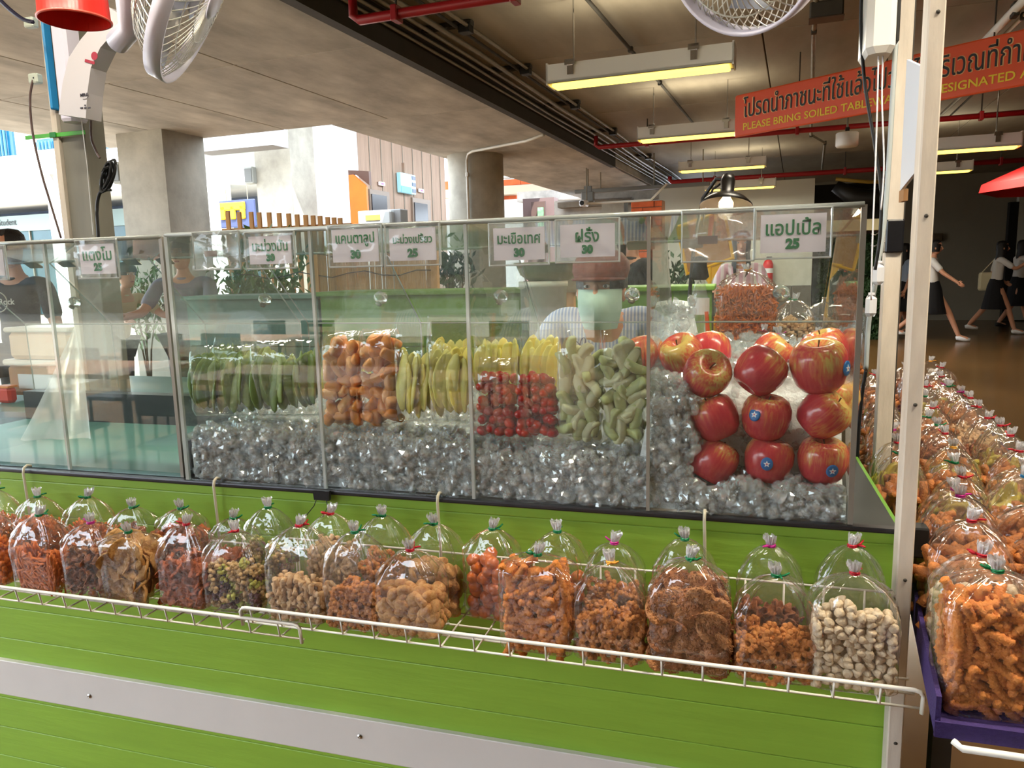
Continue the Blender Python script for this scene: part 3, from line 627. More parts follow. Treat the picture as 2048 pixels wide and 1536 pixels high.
def near_apple(x, y, z): return y < YG+.09 and any((x-q.x)**2+(z-q.z)**2 < .039**2 for q in apple_pos)
for k in range(3200):
    x = rg.uniform(XR[0]+.012, XR[-1]-.012); y = YG+.011+rg.random()**2*.02; h = ice_h(x, y)
    z = rg.uniform(ZC+.004, h)
    if not near_apple(x, y, z): chunk(x, y, z, rg.choice((.004, .006, .008, .010, .013)))
for k in range(3400):
    x = rg.uniform(XR[0]+.01, XR[-1]-.012); y = YG+.014+(1.73-YG-.014)*rg.random()**1.6; z = ice_h(x, y)+rg.uniform(-.01, .008)
    if not near_apple(x, y, z): chunk(x, y, z, rg.choice((.006, .008, .01, .012)))
for k in range(700):
    x = rg.uniform(-.135, -.04); y = YG+.012+rg.random()*.03; z = rg.uniform(.95, 1.125+.03*math.sin(x*60))
    if not near_apple(x, y, z): chunk(x, y, z, rg.choice((.006, .008, .01)))
tag(chunks.build('ice_chunks', ice_m, None, False), 'loose glinting ice chunks heaped on and around the packed ice', 'ice', kind='stuff')
# ---------------------------------------------------------------- apples
def apple_mat():
    m = mat('apple_skin', (196, 40, 52), .22, coat=.3); nt = m.node_tree; N = nt.nodes; L = nt.links; b = N['Principled BSDF']
    tc = N.new('ShaderNodeTexCoord'); oi = N.new('ShaderNodeObjectInfo')
    ad = N.new('ShaderNodeVectorMath'); ad.operation = 'ADD'; sc_ = N.new('ShaderNodeVectorMath'); sc_.operation = 'SCALE'
    cx = N.new('ShaderNodeCombineXYZ'); 
    for i in range(3): L.new(oi.outputs['Random'], cx.inputs[i])
    L.new(cx.outputs[0], sc_.inputs[0]); sc_.inputs['Scale'].default_value = 9
    L.new(tc.outputs['Object'], ad.inputs[0]); L.new(sc_.outputs[0], ad.inputs[1])
    n = N.new('ShaderNodeTexNoise'); n.inputs['Scale'].default_value = 15; n.inputs['Detail'].default_value = 3; L.new(ad.outputs[0], n.inputs[0])
    mp = N.new('ShaderNodeMapping'); mp.inputs['Scale'].default_value = (1, 1, .08); L.new(ad.outputs[0], mp.inputs[0])
    n2 = N.new('ShaderNodeTexNoise'); n2.inputs['Scale'].default_value = 240; n2.inputs['Detail'].default_value = 3; L.new(mp.outputs[0], n2.inputs[0])
    mx = N.new('ShaderNodeMath'); mx.operation = 'MULTIPLY_ADD'; L.new(n2.outputs[0], mx.inputs[0]); mx.inputs[1].default_value = .5; L.new(n.outputs[0], mx.inputs[2])
    # yellow towards the stem hollow
    sp_ = N.new('ShaderNodeSeparateXYZ'); L.new(tc.outputs['Object'], sp_.inputs[0])
    m2 = N.new('ShaderNodeMath'); m2.operation = 'MULTIPLY_ADD'; L.new(sp_.outputs['Z'], m2.inputs[0]); m2.inputs[1].default_value = 4.5; L.new(mx.outputs[0], m2.inputs[2])
    r = N.new('ShaderNodeValToRGB'); L.new(m2.outputs[0], r.inputs[0]); e = r.color_ramp.elements
    e[0].position = .55; e[0].color = srgb(188, 48, 64); e[1].position = 1.05; e[1].color = srgb(212, 178, 100)
    k = e.new(.78); k.color = srgb(202, 72, 72); k = e.new(.92); k.color = srgb(214, 126, 80)
    L.new(r.outputs[0], b.inputs['Base Color']); return m
ap_m = apple_mat(); RA = .0405
prof = [(0, -.026), (.008, -.031), (.016, -.036), (.026, -.034), (.034, -.024), (.0385, -.01), (.0405, .004), (.039, .018), (.033, .030), (.024, .0355), (.015, .034), (.007, .027), (0, .020)]
ap_me = MB().lathe(prof, 32, sy=1).mesh('skin', ap_m, True)
st_me = MB().tube([(0, 0, .02), (.001, 0, .03), (.004, .001, .038)], [.0012, .001, .0015], 6).mesh('stem', mat('apple_stem', (90, 60, 34), .8))
stick_b = mat('sticker_blue', (40, 110, 180), .35); stick_w = mat('sticker_white', (236, 236, 240), .4)
def star(r0, r1, n=5): return [(math.sin(PI*k/n)*(r0 if k % 2 == 0 else r1), math.cos(PI*k/n)*(r0 if k % 2 == 0 else r1)) for k in range(2*n)]
def apple(px_, py_, Y, label, rot=(0, 0, 0), sticker=None, s=1.0):
    p = W(px_, py_, Y); t = thing('apple', label, 'apple', p, 0, 'apples packed in ice'); t.scale = (s, s, s)
    e = Euler(rot)
    o = link('skin', ap_me, t, None, rot); link('stem', st_me, t, None, rot)
    if sticker is not None:
        d = Vector((math.sin(sticker[0])*math.cos(sticker[1]), -math.cos(sticker[0])*math.cos(sticker[1]), math.sin(sticker[1])))
        d2 = e.to_matrix().inverted()@d; hr = math.hypot(d2.x, d2.y); 
        # walk out to the skin along this direction
        best = min(((abs(math.atan2(z, r)-math.atan2(d2.z, hr)), math.hypot(r, z)) for r, z in prof if r > .02))[1]
        Mx = Matrix.Translation(d*(best+.0006))@d.to_track_quat('Z', 'Y').to_matrix().to_4x4()
        sk = MB().lathe([(0, .0008), (.0072, .0006), (.0098, -.0002), (.0098, -.0012)], 20, Mx, sy=1.12).build('sticker', stick_b, t, True)
        pv = star(.0058, .0026); MB().add([(x, y, .0013) for x, y in pv]+[(x, y, .0006) for x, y in pv], [tuple(range(9, -1, -1))]+[(i, (i+1) % 10, (i+1) % 10+10, i+10) for i in range(10)], Mx).build('star_emblem', stick_w, sk)
        MB().lathe([(0, .0016), (.0017, .0014)], 8, Mx).build('emblem_centre', mat('emblem_pink', (210, 120, 140), .5), sk)
        lettering('', .002, stick_w, sk, (0, 0, 0)) if False else None
    return t
YA = YG+.012+RA
apple(1427, 922, YA, 'yellowish red apple, bottom left of the front stack, without sticker', (.25, .5, 1))
apple(1537, 920, YA, 'apple in the middle of the bottom row with a blue sticker at its centre', (.2, 0, 2), (-.1, .08))
apple(1645, 920, YA, 'apple at the bottom right corner with a blue sticker low on its right', (-.1, -.1, 3), (.28, -.2))
apple(1430, 836, YA, 'red apple in the middle row at left, pink with a yellow patch on top', (.35, .25, 4))
apple(1532, 834, YA, 'deep red apple in the middle of the stack with a blue sticker at upper left', (-.1, .1, 5), (-.5, .25))
apple(1647, 828, YA, 'middle row apple at right with a sharp two-tone blush and no sticker', (.5, -.7, 2.2))
apple(1413, 748, YA, 'top row apple at left half buried in ice, yellow round the stem', (.95, .1, .3))
apple(1520, 742, YA, 'orange-red top row apple in the middle, stem side turned to the glass', (.7, .3, 1.7), None, 1.02)
apple(1638, 732, YA, 'largest apple, top right, with a blue sticker at its right edge', (.1, -.2, .6), (1.0, .0), 1.13)
for (x, y, Y, l) in ((1365, 712, 1.40, 'yellowish apple lying in the ice behind the left end of the top row'), (1545, 712, 1.44, 'apple peeping out between the middle and right apples of the top row'), (1650, 702, 1.42, 'pale yellow apple top showing behind the largest apple'), (1290, 712, 1.45, 'apple seen through the last divider beside the guava bags'), (1668, 800, 1.40, 'apple behind the right column, mostly hidden by the middle row'), (1420, 706, 1.47, 'apple behind the top left one, only a red rim showing')):
    apple(x, y, Y, l, (rg.uniform(-.6, .6), rg.uniform(-.6, .6), rg.uniform(0, 6)))
# ---------------------------------------------------------------- price cards in clear sleeves
sleeve_m = film('soft_sleeve', haze=.05, gloss=.04, rough=.08, bump=.5, bscale=18)
card_m = mat('card_paper', (214, 212, 218), .6); ink = mat('green_ink', (26, 110, 62), .6)
def price(px0, py0, px1, py1, txt, num, label, Y=YG-.003, wrinkle=.002, card=True, pxc=None, slant=0):
    a = W(px0, (py0+py1)/2, Y); b = W(px1, (py0+py1)/2, Y); zt_ = W((px0+px1)/2, py0, Y).z; zb_ = W((px0+px1)/2, py1, Y).z
    w = b.x-a.x; h = zt_-zb_
    t = thing('price_card' if card else 'card_sleeve', label, 'price sign' if card else 'plastic sleeve', (a.x, Y, zb_), 0, 'price sleeves along the top of the glass')
    mb = MB(); nx, nz = 16, 10; r5 = random.Random(int(px0))
    for j in range(nz+1):
        for i in range(nx+1):
            x = -.008+(w+.016)*i/nx; z = -.008+(h+.016)*j/nz
            mb.v.append((x, -.0035-wrinkle*(1+noise.noise(Vector((x*40+px0, z*40, 1))))*1.0, z))
    for j in range(nz):
        for i in range(nx): q = j*(nx+1)+i; mb.f.append((q, q+1, q+nx+2, q+nx+1))
    mb.box(-.008, w+.008, -.0003, 0, -.008, h+.008)
    mb.build('sleeve', sleeve_m, t, True)
    mb = MB()
    for (x0, x1, z0, z1) in ((-.009, w+.009, -.01, -.007), (-.009, w+.009, h+.007, h+.009), (w+.006, w+.009, -.01, h+.009), (-.009, -.0065, -.01, h+.009)): mb.box(x0, x1, -.0045, 0, z0, z1, .001)
    mb.build('welded_rim', edge_m, t)
    if card:
        c = MB().box(0, w, -.0026, -.0006, 0, h).build('card', card_m, t)
        me = text_mesh(txt, 1, .018, depth=.012, align='LEFT'); me.materials.clear(); me.materials.append(ink)
        xs = [v.co.x for v in me.vertices]; ys = [v.co.y for v in me.vertices]; s = min(w*.84/(max(xs)-min(xs)), h*.42/(max(ys)-min(ys)))
        s2 = min(s*1.25, h*.46/(max(ys)-min(ys)))
        o = link('lettering', me, c, (w/2-s*(max(xs)+min(xs))/2, -.0028, h*.68-s2*(max(ys)+min(ys))/2), (PI/2, 0, 0)); o.scale = (s, s2, .02)
        lettering(num, h*.34, ink, c, (w/2, -.0028, h*.22), bold=.0012)
    else:
        MB().box(w*.18, w*.5, -.002, -.0008, h*.3, h*.5).build('grey_patch', mat('patch_grey', (120, 112, 104), .8), t)  # dull grey patch on the empty sleeve
    return t
price(988, 455, 1090, 520, 'มะเขือเทศ', '30', 'flat white price card for tomatoes, hanging above the tomato bags')
price(1121, 448, 1230, 514, 'ฝรั่ง', '30', 'white price card for guava above the pale green bags, with the short word')
price(1521, 428, 1652, 505, 'แอปเปิ้ล', '25', 'largest white price card, above the apples at the right end')
price(666, 458, 758, 524, 'แคนตาลูป', '30', 'wrinkled price card for cantaloupe above the orange melon bags', wrinkle=.005)
price(780, 456, 873, 521, 'มะม่วงเปรี้ยว', '25', 'price card for sour mango above the yellow slices', wrinkle=.004)
price(500, 472, 584, 528, 'มะม่วงมัน', '30', 'dim wrinkled price card above the green mango slices', wrinkle=.006)
price(162, 488, 232, 548, 'แตงโม', '25', 'small wrinkled price card on the empty left case', YG+.008, wrinkle=.006)
price(396, 472, 474, 530, '', '', 'empty crumpled clear sleeve just right of the joint between the two cases', wrinkle=.007, card=False)
price(1374, 430, 1498, 512, '', '', 'flat empty clear sleeve glowing in the lamp light, left of the apple price card', card=False)
price(-60, 500, 10, 552, 'ชมพู่', '25', 'price card cut off by the left edge of the picture', YG+.008)
# ---------------------------------------------------------------- snack pieces (about the origin, real size)
def bent(pts, rs, n=6, flat=1.0):
    mb = MB(); mb.tube(pts, rs, n); return mb
def p_nut(rg): return MB().ball((0, 0, 0), (.0085, .0055, .0055), 7, None, .1, rg)
def p_stick(rg):
    L = rg.uniform(.012, .02); return MB().tube([(-L, 0, 0), (-L*.3, rg.uniform(-.002, .002), 0), (L*.4, 0, rg.uniform(-.002, .002)), (L, rg.uniform(-.003, .003), 0)], [.002, .0026, .0026, .0018], 6)
def sheet(w, h, curl, th, rg, nx=7, ny=4, wob=.002):
    mb = MB(); vs = []
    for s in (1, -1):
        for j in range(ny):
            for i in range(nx):
                u = i/(nx-1)-.5; v = j/(ny-1)-.5; wdt = w*math.sqrt(max(.15, 1-(2*v)**2*.8))
                a = u*curl; x = (math.sin(a)/curl if curl else u)*wdt; z = ((1-math.cos(a))/curl if curl else 0)*wdt
                vs.append((x, v*h, z+s*th/2+rg.uniform(-wob, wob)*.4+wob*math.sin(u*9+v*7)))
    N_ = nx*ny; fs = []
    for j in range(ny-1):
        for i in range(nx-1):
            a = j*nx+i; fs += [(a, a+1, a+nx+1, a+nx), (N_+a+nx, N_+a+nx+1, N_+a+1, N_+a)]
    ring = [i for i in range(nx)]+[j*nx+nx-1 for j in range(1, ny)]+[(ny-1)*nx+i for i in range(nx-2, -1, -1)]+[j*nx for j in range(ny-2, 0, -1)]
    for k in range(len(ring)): a, b = ring[k], ring[(k+1) % len(ring)]; fs.append((b, a, a+N_, b+N_))
    return mb.add(vs, fs)
def p_curl(rg): return sheet(.034, .013, rg.uniform(1.6, 3.2), .0022, rg)
def p_wedge(rg): return sheet(.034, .02, rg.uniform(.3, 1.2), .003, rg, wob=.003)
def p_big(rg): return sheet(.062, .05, rg.uniform(1.2, 2.4), .004, rg, 9, 6, .003)
def p_puff(rg):
    mb = MB()
    for k in range(14):
        d = Vector((rg.gauss(0, 1), rg.gauss(0, 1), rg.gauss(0, 1))).normalized()*.0085; mb.ball(d, rg.uniform(.0035, .0055), 6, None, .2, rg)
    return mb
def p_bone(rg): return MB().tube([(-.009, 0, 0), (-.005, 0, 0), (.004, .001, 0), (.009, .001, 0), (.0105, .001, 0)], [.003, .0055, .0042, .0056, .003], 7)
def p_flower(rg):
    mb = MB(); n = 8; R = .0155
    for k in range(n): a = 2*PI*k/n; mb.ball((R*.62*math.cos(a), R*.62*math.sin(a), rg.uniform(-.001, .001)), (R*.36, R*.36, .0045), 7, None, .06, rg)
    mb.tube([(R*.42*math.cos(a/6*PI), R*.42*math.sin(a/6*PI), .001) for a in range(13)], .0026, 6, False); return mb
def p_toast(rg): return MB().lathe([(0, -.006), (.011, -.0055), (.0145, -.003), (.014, .002), (.0125, .0045), (.009, .006), (0, .0062)], 12, None, .06, 3)
def p_ballsq(rg): return MB().ball((0, 0, 0), (.0135, .0135, .0125), 9, None, .06, rg)
def p_crinkle(rg):
    n = 19; k = rg.uniform(12, 50); pts = []; rs = []
    for i in range(n):
        s = (i/(n-1)-.5)*.05; a = s*k*.6; pts.append((math.sin(a)/(k*.6), (1-math.cos(a))/(k*.6), 0)); rs.append((.0072 if i % 2 else .0053)*(.55 if i in (0, n-1) else 1))
    return MB().tube(pts, rs, 7)
def p_rice(rg):
    mb = MB().ball((0, 0, 0), (.0225, .0225, .006), 12, None, .04, rg)
    for k in range(150):
        a = rg.uniform(0, 2*PI); r = .0225*math.sqrt(rg.random()); z = .0062*math.sqrt(max(.05, 1-(r/.0235)**2))*rg.choice((1, 1, -1))
        Mx = Matrix.Translation((r*math.cos(a), r*math.sin(a), z))@Matrix.Rotation(rg.uniform(0, 3), 4, 'Z')
        mb.add([(-.003, 0, 0), (0, .0012, 0), (.003, 0, 0), (0, -.0012, 0), (0, 0, .0014), (0, 0, -.0014)], [(0, 3, 4), (3, 2, 4), (2, 1, 4), (1, 0, 4), (3, 0, 5), (2, 3, 5), (1, 2, 5), (0, 1, 5)], Mx)
    return mb
def p_cone(rg): return MB().lathe([(0, -.0055), (.0062, -.0055), (.0072, -.004), (.0068, -.0005), (.0048, .004), (.0022, .0078), (0, .009)], 10)
def p_roll(rg): return MB().tube([(-.03, 0, 0), (-.01, .002, 0), (.012, 0, .002), (.03, -.002, 0)], [.007, .008, .008, .007], 8)
def sm_(n, c, c2=None, r=.6, v=.25, vs=90, b=.4, bs=220): return mat(n, c, r, var=v, vscale=vs, bump=b, bscale=bs, col2=c2)
KINDS = {  # builder, materials, spacing, name, tilt (None: any), individually?
 'nut': (p_nut, [sm_('nut_orange', (214, 108, 28))], .0105, 'nut'),
 'stick': (p_stick, [sm_('stick_orange', (206, 106, 36))], .0085, 'snack_stick'),
 'curl': (p_curl, [sm_('curl_brown', (150, 84, 46)), sm_('curl_tan', (166, 104, 60))], .0125, 'chip'),
 'big': (p_big, [sm_('cracker_pale', (196, 152, 92), (168, 116, 60))], .032, 'cracker'),
 'wedge': (p_wedge, [sm_('chip_rust', (172, 84, 38)), sm_('chip_rust_dark', (140, 66, 30))], .0145, 'chip'),
 'puff': (p_puff, [sm_('puff_tan', (196, 160, 110)), sm_('puff_green', (170, 168, 76)), sm_('puff_tan', (0, 0, 0)), sm_('puff_plum', (96, 60, 66))], .019, 'puff'),
 'bone': (p_bone, [sm_('bone_pale', (212, 178, 136), (190, 146, 100))], .0115, 'biscuit'),
 'flower': (p_flower, [sm_('flower_brown', (204, 134, 66), (168, 98, 42))], .018, 'cookie'),
 'toast': (p_toast, [sm_('toast_crust', (206, 160, 102), (170, 112, 60))], .017, 'toast'),
 'ball': (p_ballsq, [mat('ball_glazed', (196, 98, 34), .3, var=.25, vscale=60, bump=.2, bscale=80)], .0185, 'puff_ball'),
 'crinkle': (p_crinkle, [sm_('crinkle_orange', (216, 136, 58), (196, 110, 40))], .0168, 'crinkle_stick'),
 'rice': (p_rice, [sm_('rice_brown', (172, 110, 66), (146, 88, 48)), sm_('rice_gold', (190, 134, 84), (166, 106, 60))], .022, 'rice_cracker'),
 'cone': (p_cone, [sm_('cone_cream', (222, 204, 176), (206, 184, 152), .75, bs=150)], .0125, 'biscuit_drop'),
 'roll': (p_roll, [sm_('roll_amber', (176, 106, 48))], .017, 'snack_roll'),
 'melon': (lambda rg: sheet(.05, .02, rg.uniform(.4, 1), .009, rg, wob=.001), [mat('dried_yellow', (176, 158, 50), .4, var=.3)], .02, 'dried_fruit'),
}
VAR = {}
def variants(kind, nvar=3):
    if kind not in VAR:
        rg = random.Random(hash(kind) % 1000 if False else sum(map(ord, kind))); f, ms, sp_, nm = KINDS[kind]
        VAR[kind] = [(f(rg), ms[i % len(ms)]) for i in range(max(nvar, len(ms)))]
        VAR[kind] = [(mb, m, mb.mesh(nm, m, True)) for mb, m in VAR[kind]]
    return VAR[kind]
def packing(kind, w, d, h, rg, heap=.25):
    """jittered positions that fill a bag w x d x h, heaped in the middle"""
    sp_ = KINDS[kind][2]; out = []
    nx = max(2, int(w/sp_)); ny = max(2, int(d/sp_)); nz = max(2, int(h/(sp_*.85)))
    for k in range(nz+2):
        for i in range(nx):
            for j in range(ny):
                x = (i+.5+.25*(k % 2)-.12)/nx*w-w/2+rg.uniform(-.3, .3)*sp_; y = (j+.5)/ny*d-d/2+rg.uniform(-.25, .25)*sp_
                x = max(-w/2+sp_*.35, min(w/2-sp_*.35, x)); y = max(-d/2+sp_*.35, min(d/2-sp_*.35, y))
                z = sp_*.45+k*sp_*.85+rg.uniform(-.2, .2)*sp_
                top = h*(1+heap*(noise.noise(Vector((x*30, y*30, h*90)))+.25-(abs(x)/w)**2*1.2))
                if z < top: out.append((x, y, z, i in (0, nx-1) or j == 0 or z > top-sp_*2 or j == ny-1))
    return out

# ---------------------------------------------------------------- clear bags gathered under a ribbon
bag_film = film('cellophane', tint=(.985, .985, .98), haze=.02, gloss=.1, rough=.035, bump=.3, bscale=45, refl=1)
tuft_m = film('cellophane_tuft', tint=(.9, .9, .9), haze=.42, gloss=.2, rough=.12, hcol=(.86, .86, .9))
ribbons = {'green': mat('ribbon_green', (12, 112, 66), .3, metal=.3), 'red': mat('ribbon_red', (176, 26, 44), .3, metal=.3), 'pink': mat('ribbon_pink', (178, 34, 128), .3, metal=.3), 'gold': mat('ribbon_gold', (222, 160, 60), .3, metal=.3), 'blue': mat('ribbon_blue', (20, 110, 160), .3, metal=.3)}
def bag_mesh(w, d, hs, hn, seed, tilt=0.0):
    """flat bottomed body to hs, folds gathering to the neck at hn"""
    rg = random.Random(seed); n = 84; mb = MB(); rings = []
    phs = [rg.uniform(0, 6) for _ in range(6)]
    zs_ = [0, .004, hs*.2, hs*.4, hs*.6, hs*.75, hs*.88, hs]+[hs+(hn-hs)*t for t in (.08, .16, .24, .32, .4, .48, .56, .64, .72, .79, .85, .9, .94, .97, 1)]
    for zi, z in enumerate(zs_):
        t = max(0, (z-hs)/(hn-hs)); 
        for k in range(n):
            a = 2*PI*k/n; ca, sa = math.cos(a), math.sin(a); e = .28
            x = math.copysign(abs(ca)**e, ca)*w/2; y = math.copysign(abs(sa)**e, sa)*d/2
            q = (max(0, 1-t**1.7))**.62 if t < 1 else 0
            cx_ = tilt*t; nr = .0055
            nx_ = nr*ca; ny_ = nr*sa
            X = x*q+nx_*(1-q); Yy = y*q+ny_*(1-q)
            tw_ = a+.25*noise.noise(Vector((ca, sa+seed, z*14))); fold = (1-2*abs(math.sin(tw_*5.5+phs[0])))*.45+(1-2*abs(math.sin(tw_*9+phs[1])))*.35+math.sin(tw_*5+phs[2])*.3
            amp = .0062*math.sin(PI*min(1, t*1.02))**.7 if t > 0 else .0
            wr = (noise.noise(Vector((ca*2.2+seed, sa*2.2, z*38)))*.0035+(.35-abs(noise.noise(Vector((ca*6+seed, sa*6, z*95)))))*.0045*min(1, max(0, z/hs-.5)*2))*(1 if zi > 1 else 0)*(1-t)
            r = math.hypot(X, Yy)+1e-6; f = 1+fold*.17*min(1, t*2.2)*(1 if t < 1 else .3)+wr/r
            s0 = .93 if zi == 0 else 1
            mb.v.append((X*f*s0+cx_, Yy*f*s0, z+(.002*noise.noise(Vector((k*.7, seed, z*50))) if t > 0 else 0)))
    for i in range(len(zs_)-1):
        for k in range(n): mb.f.append((i*n+k, i*n+(k+1) % n, (i+1)*n+(k+1) % n, (i+1)*n+k))
    mb.f.append(tuple(range(n-1, -1, -1))); return mb
def tuft_mesh(seed):
    rg = random.Random(seed); mb = MB(); n = 26; lv = [(.0054, 0), (.0062, .004), (.0078, .009), (.0088, .014), (.0094, .018)]
    tx, ty = rg.uniform(-.25, .25), rg.uniform(-.2, .2)
    for r, z in lv:
        for k in range(n):
            a = 2*PI*k/n; q = r*(1+(.16*math.sin(k*2.9+seed)+rg.uniform(-.14, .14))*min(1, z/.008)); mb.v.append((q*math.cos(a)+tx*z, q*math.sin(a)*.85+ty*z, z+rg.uniform(-.003, .003)*(z > .012)))
    for i in range(len(lv)-1):
        for k in range(n): mb.f.append((i*n+k, i*n+(k+1) % n, (i+1)*n+(k+1) % n, (i+1)*n+k))
    # inner pleats
    for j in range(7):
        a = rg.uniform(0, PI); c, s = math.cos(a), math.sin(a); r = .0085; z1 = rg.uniform(.013, .019)
        mb.add([(-c*.003, -s*.003, 0), (c*.003, s*.003, 0), (c*r+tx*z1, s*r+ty*z1, z1), (0+tx*z1, 0+ty*z1, z1-.003), (-c*r+tx*z1, -s*r+ty*z1, z1)], [(0, 1, 2, 3, 4)])
    return mb
def tie_mesh(seed):
    rg = random.Random(seed); mb = MB()
    for z in (-.0012, .0012):
        mb.tube([(.0064*math.cos(k*PI/6), .006*math.sin(k*PI/6), z+rg.uniform(-.0005, .0005)) for k in range(13)], .0016, 5, False)
    a = rg.uniform(-2.6, -.5); c, s = math.cos(a), math.sin(a)
    for q in (-.35, .4): mb.tube([(.006*c, .006*s, 0), (.013*math.cos(a+q), .013*math.sin(a+q), .002), (.019*math.cos(a+q*1.3), .019*math.sin(a+q*1.3), .004+.006*q)], [.0015, .002, .0014], 4)
    return mb
TUFTS = [tuft_mesh(s).mesh('tuft', tuft_m) for s in range(5)]
_ties = {}
def tie(color, i):
    if (color, i) not in _ties: _ties[(color, i)] = tie_mesh(i).mesh('ribbon_tie', ribbons[color], True)
    return _ties[(color, i)]
_bm = {}
def bag_shell(w, d, hs, hn, seed, tilt=0):
    k = (round(w, 3), round(d, 3), round(hs, 3), round(hn, 3), seed, round(tilt, 3))
    if k not in _bm: _bm[k] = bag_mesh(w, d, hs, hn, seed, tilt).mesh('bag_film', bag_film, True)
    return _bm[k]
_fills = {}
def snack_bag(label, x, y, z, w, d, hn, fill, kind, color, seed, rz=0, single=True, group='clear bags of snacks', lean=0, hs=None, kinds=None, name='snack_bag'):
    hs = hs or max(fill*1.02, hn*.6)
    t = thing(name, label, 'snack bag', (x, y, z), 0, group, rot=(lean, 0, rz))
    link('bag_film', bag_shell(w, d, hs, hn, seed % 6), t)
    link('tuft', TUFTS[seed % 5], t, (0, 0, hn)); link('ribbon_tie', tie(color, seed % 4), t, (0, 0, hn+.001), (0, 0, seed*1.1))
    rg = random.Random(seed*31+5); iw, idp = w-.01, d-.01
    if single:
        vs = variants(kind); ps = packing(kind, iw, idp, fill, rg); nm = KINDS[kind][3]
        shell = [p for p in ps if p[3]]; n_ = 0
        for p in shell[:300]:
            v = vs[rg.randrange(len(vs))]
            if kind in ('rice', 'flower', 'toast', 'big', 'wedge') : r = (rg.uniform(.7, 2.2), rg.uniform(-.7, .7), rg.uniform(-.8, .8))
            elif kind in ('crinkle', 'stick', 'roll'): p = (p[0]*.9, p[1]*.85, p[2]); r = (rg.uniform(0, 6), rg.uniform(-1.1, 1.1) if abs(p[0]) < iw*.28 else rg.choice((1.2, 1.5, 1.8)), rg.uniform(-.4, .4) if abs(p[1]) > idp*.2 else rg.uniform(0, 6))
            else: r = (rg.uniform(0, 6), rg.uniform(0, 6), rg.uniform(0, 6))
            o = link(nm, v[2], t, p[:3], r)
    else:
        key = (kind, round(w, 3), round(d, 3), round(fill, 3), seed % 2)
        if key not in _fills:
            vs = variants(kind); me_ = MB(); mats = []
            for p in packing(kind, iw, idp, fill, rg):
                if not p[3]: continue
                v = vs[0]; me_.add(v[0].v, v[0].f, Matrix.Translation(p[:3])@Euler((rg.uniform(0, 6), rg.uniform(0, 6), rg.uniform(0, 6))).to_matrix().to_4x4())
            _fills[key] = me_.mesh('snack_filling', vs[0][1], True)
        tag(link('snack_filling', _fills[key], t), kind='stuff')
    return t
# ---------------------------------------------------------------- wire trays hooked on the counter edge
def tray(label, x0, x1, zr, phase=0):
    yf, yb = 1.075, 1.238; zf = zr-.03
    t = thing('wire_tray', label, 'wire tray', ((x0+x1)/2, yb, zf)); off = ((x0+x1)/2, yb, zf)
    wire = mat('wire_white', (226, 224, 216), .35)
    MB().tube([(x0, yf+.004, zf-.006), (x0, yf, zr-.008), (x0+.005, yf, zr-.001), (x0+.012, yf, zr), (x1-.012, yf, zr), (x1-.004, yf, zr-.002), (x1, yf, zr-.008), (x1, yf+.004, zf-.006)], .0032, 8).build('front_rail', wire, t, True, off=off)
    m = MB().tube([(0, yf, zr), (0, yf+.006, zf), (0, yf+.012, zf-.001), (0, yb-.004, zf), (0, yb, zf+.004), (0, yb, zf+.10)], .0017, 6).mesh('cross_wire', wire, True, off=(0, yb, zf))
    n = int((x1-x0)/.0605)
    for k in range(n+1):
        x = x0+phase+k*.0605
        if x0 < x < x1: link('cross_wire', m, t, (x-off[0], 0, 0))
    for k, y in enumerate((yf+.012, yf+.05, yf+.09, yb-.03)): MB().tube([(x0, y, zf-.003), (x1, y, zf-.003)], .0019, 6).build('long_wire', wire, t, True, off=off)
    MB().tube([(x0, yb+.001, zf+.1), (x1, yb+.001, zf+.1)], .0019, 6).build('long_wire', wire, t, True, off=off)
    return t, off, wire
t1, o1, wire_m = tray('white wire tray on the right part of the counter front, ending at the post', -.845, .257, .762, .02)
t2, o2, _ = tray('white wire tray on the left part of the counter front', -1.95, -.725, .742, .03)
for (x, t, o) in ((-1.51, t2, o2), (-1.01, t2, o2), (-.522, t1, o1), (-.045, t1, o1)):
    MB().tube([(x+.004, 1.236, .76), (x+.002, 1.236, .85), (x, 1.235, .93), (x, 1.238, .940), (x, 1.246, .944), (x, 1.256, .940)], .0028, 7).build('hook_wire', mat('hook_grey', (176, 170, 150), .4), t, True, off=o)
bc = mat('clip_black', (20, 20, 24), .35)
def binder(name, label, p, w, rot=0, small=False):
    t = thing(name, label, 'clip', p, rot)
    MB().prism([(-w/2, 0), (w/2, 0), (w/2*.9, -.019), (-w/2*.9, -.019)], -.004, .004).build('body', bc, t)
    for s in (-1, 1): MB().tube([(s*w*.3, -.004, -.018), (s*w*.42, -.007, -.03), (s*w*.1 if s > 0 else -w*.9, -.009, -.05)], .0009, 5).build('handle', bc, t)
    return t
binder('binder_clip', 'black binder clip pinching the counter edge above the left tray end', W(647, 982, 1.243)+Vector((0, -.006, .003)), .036)

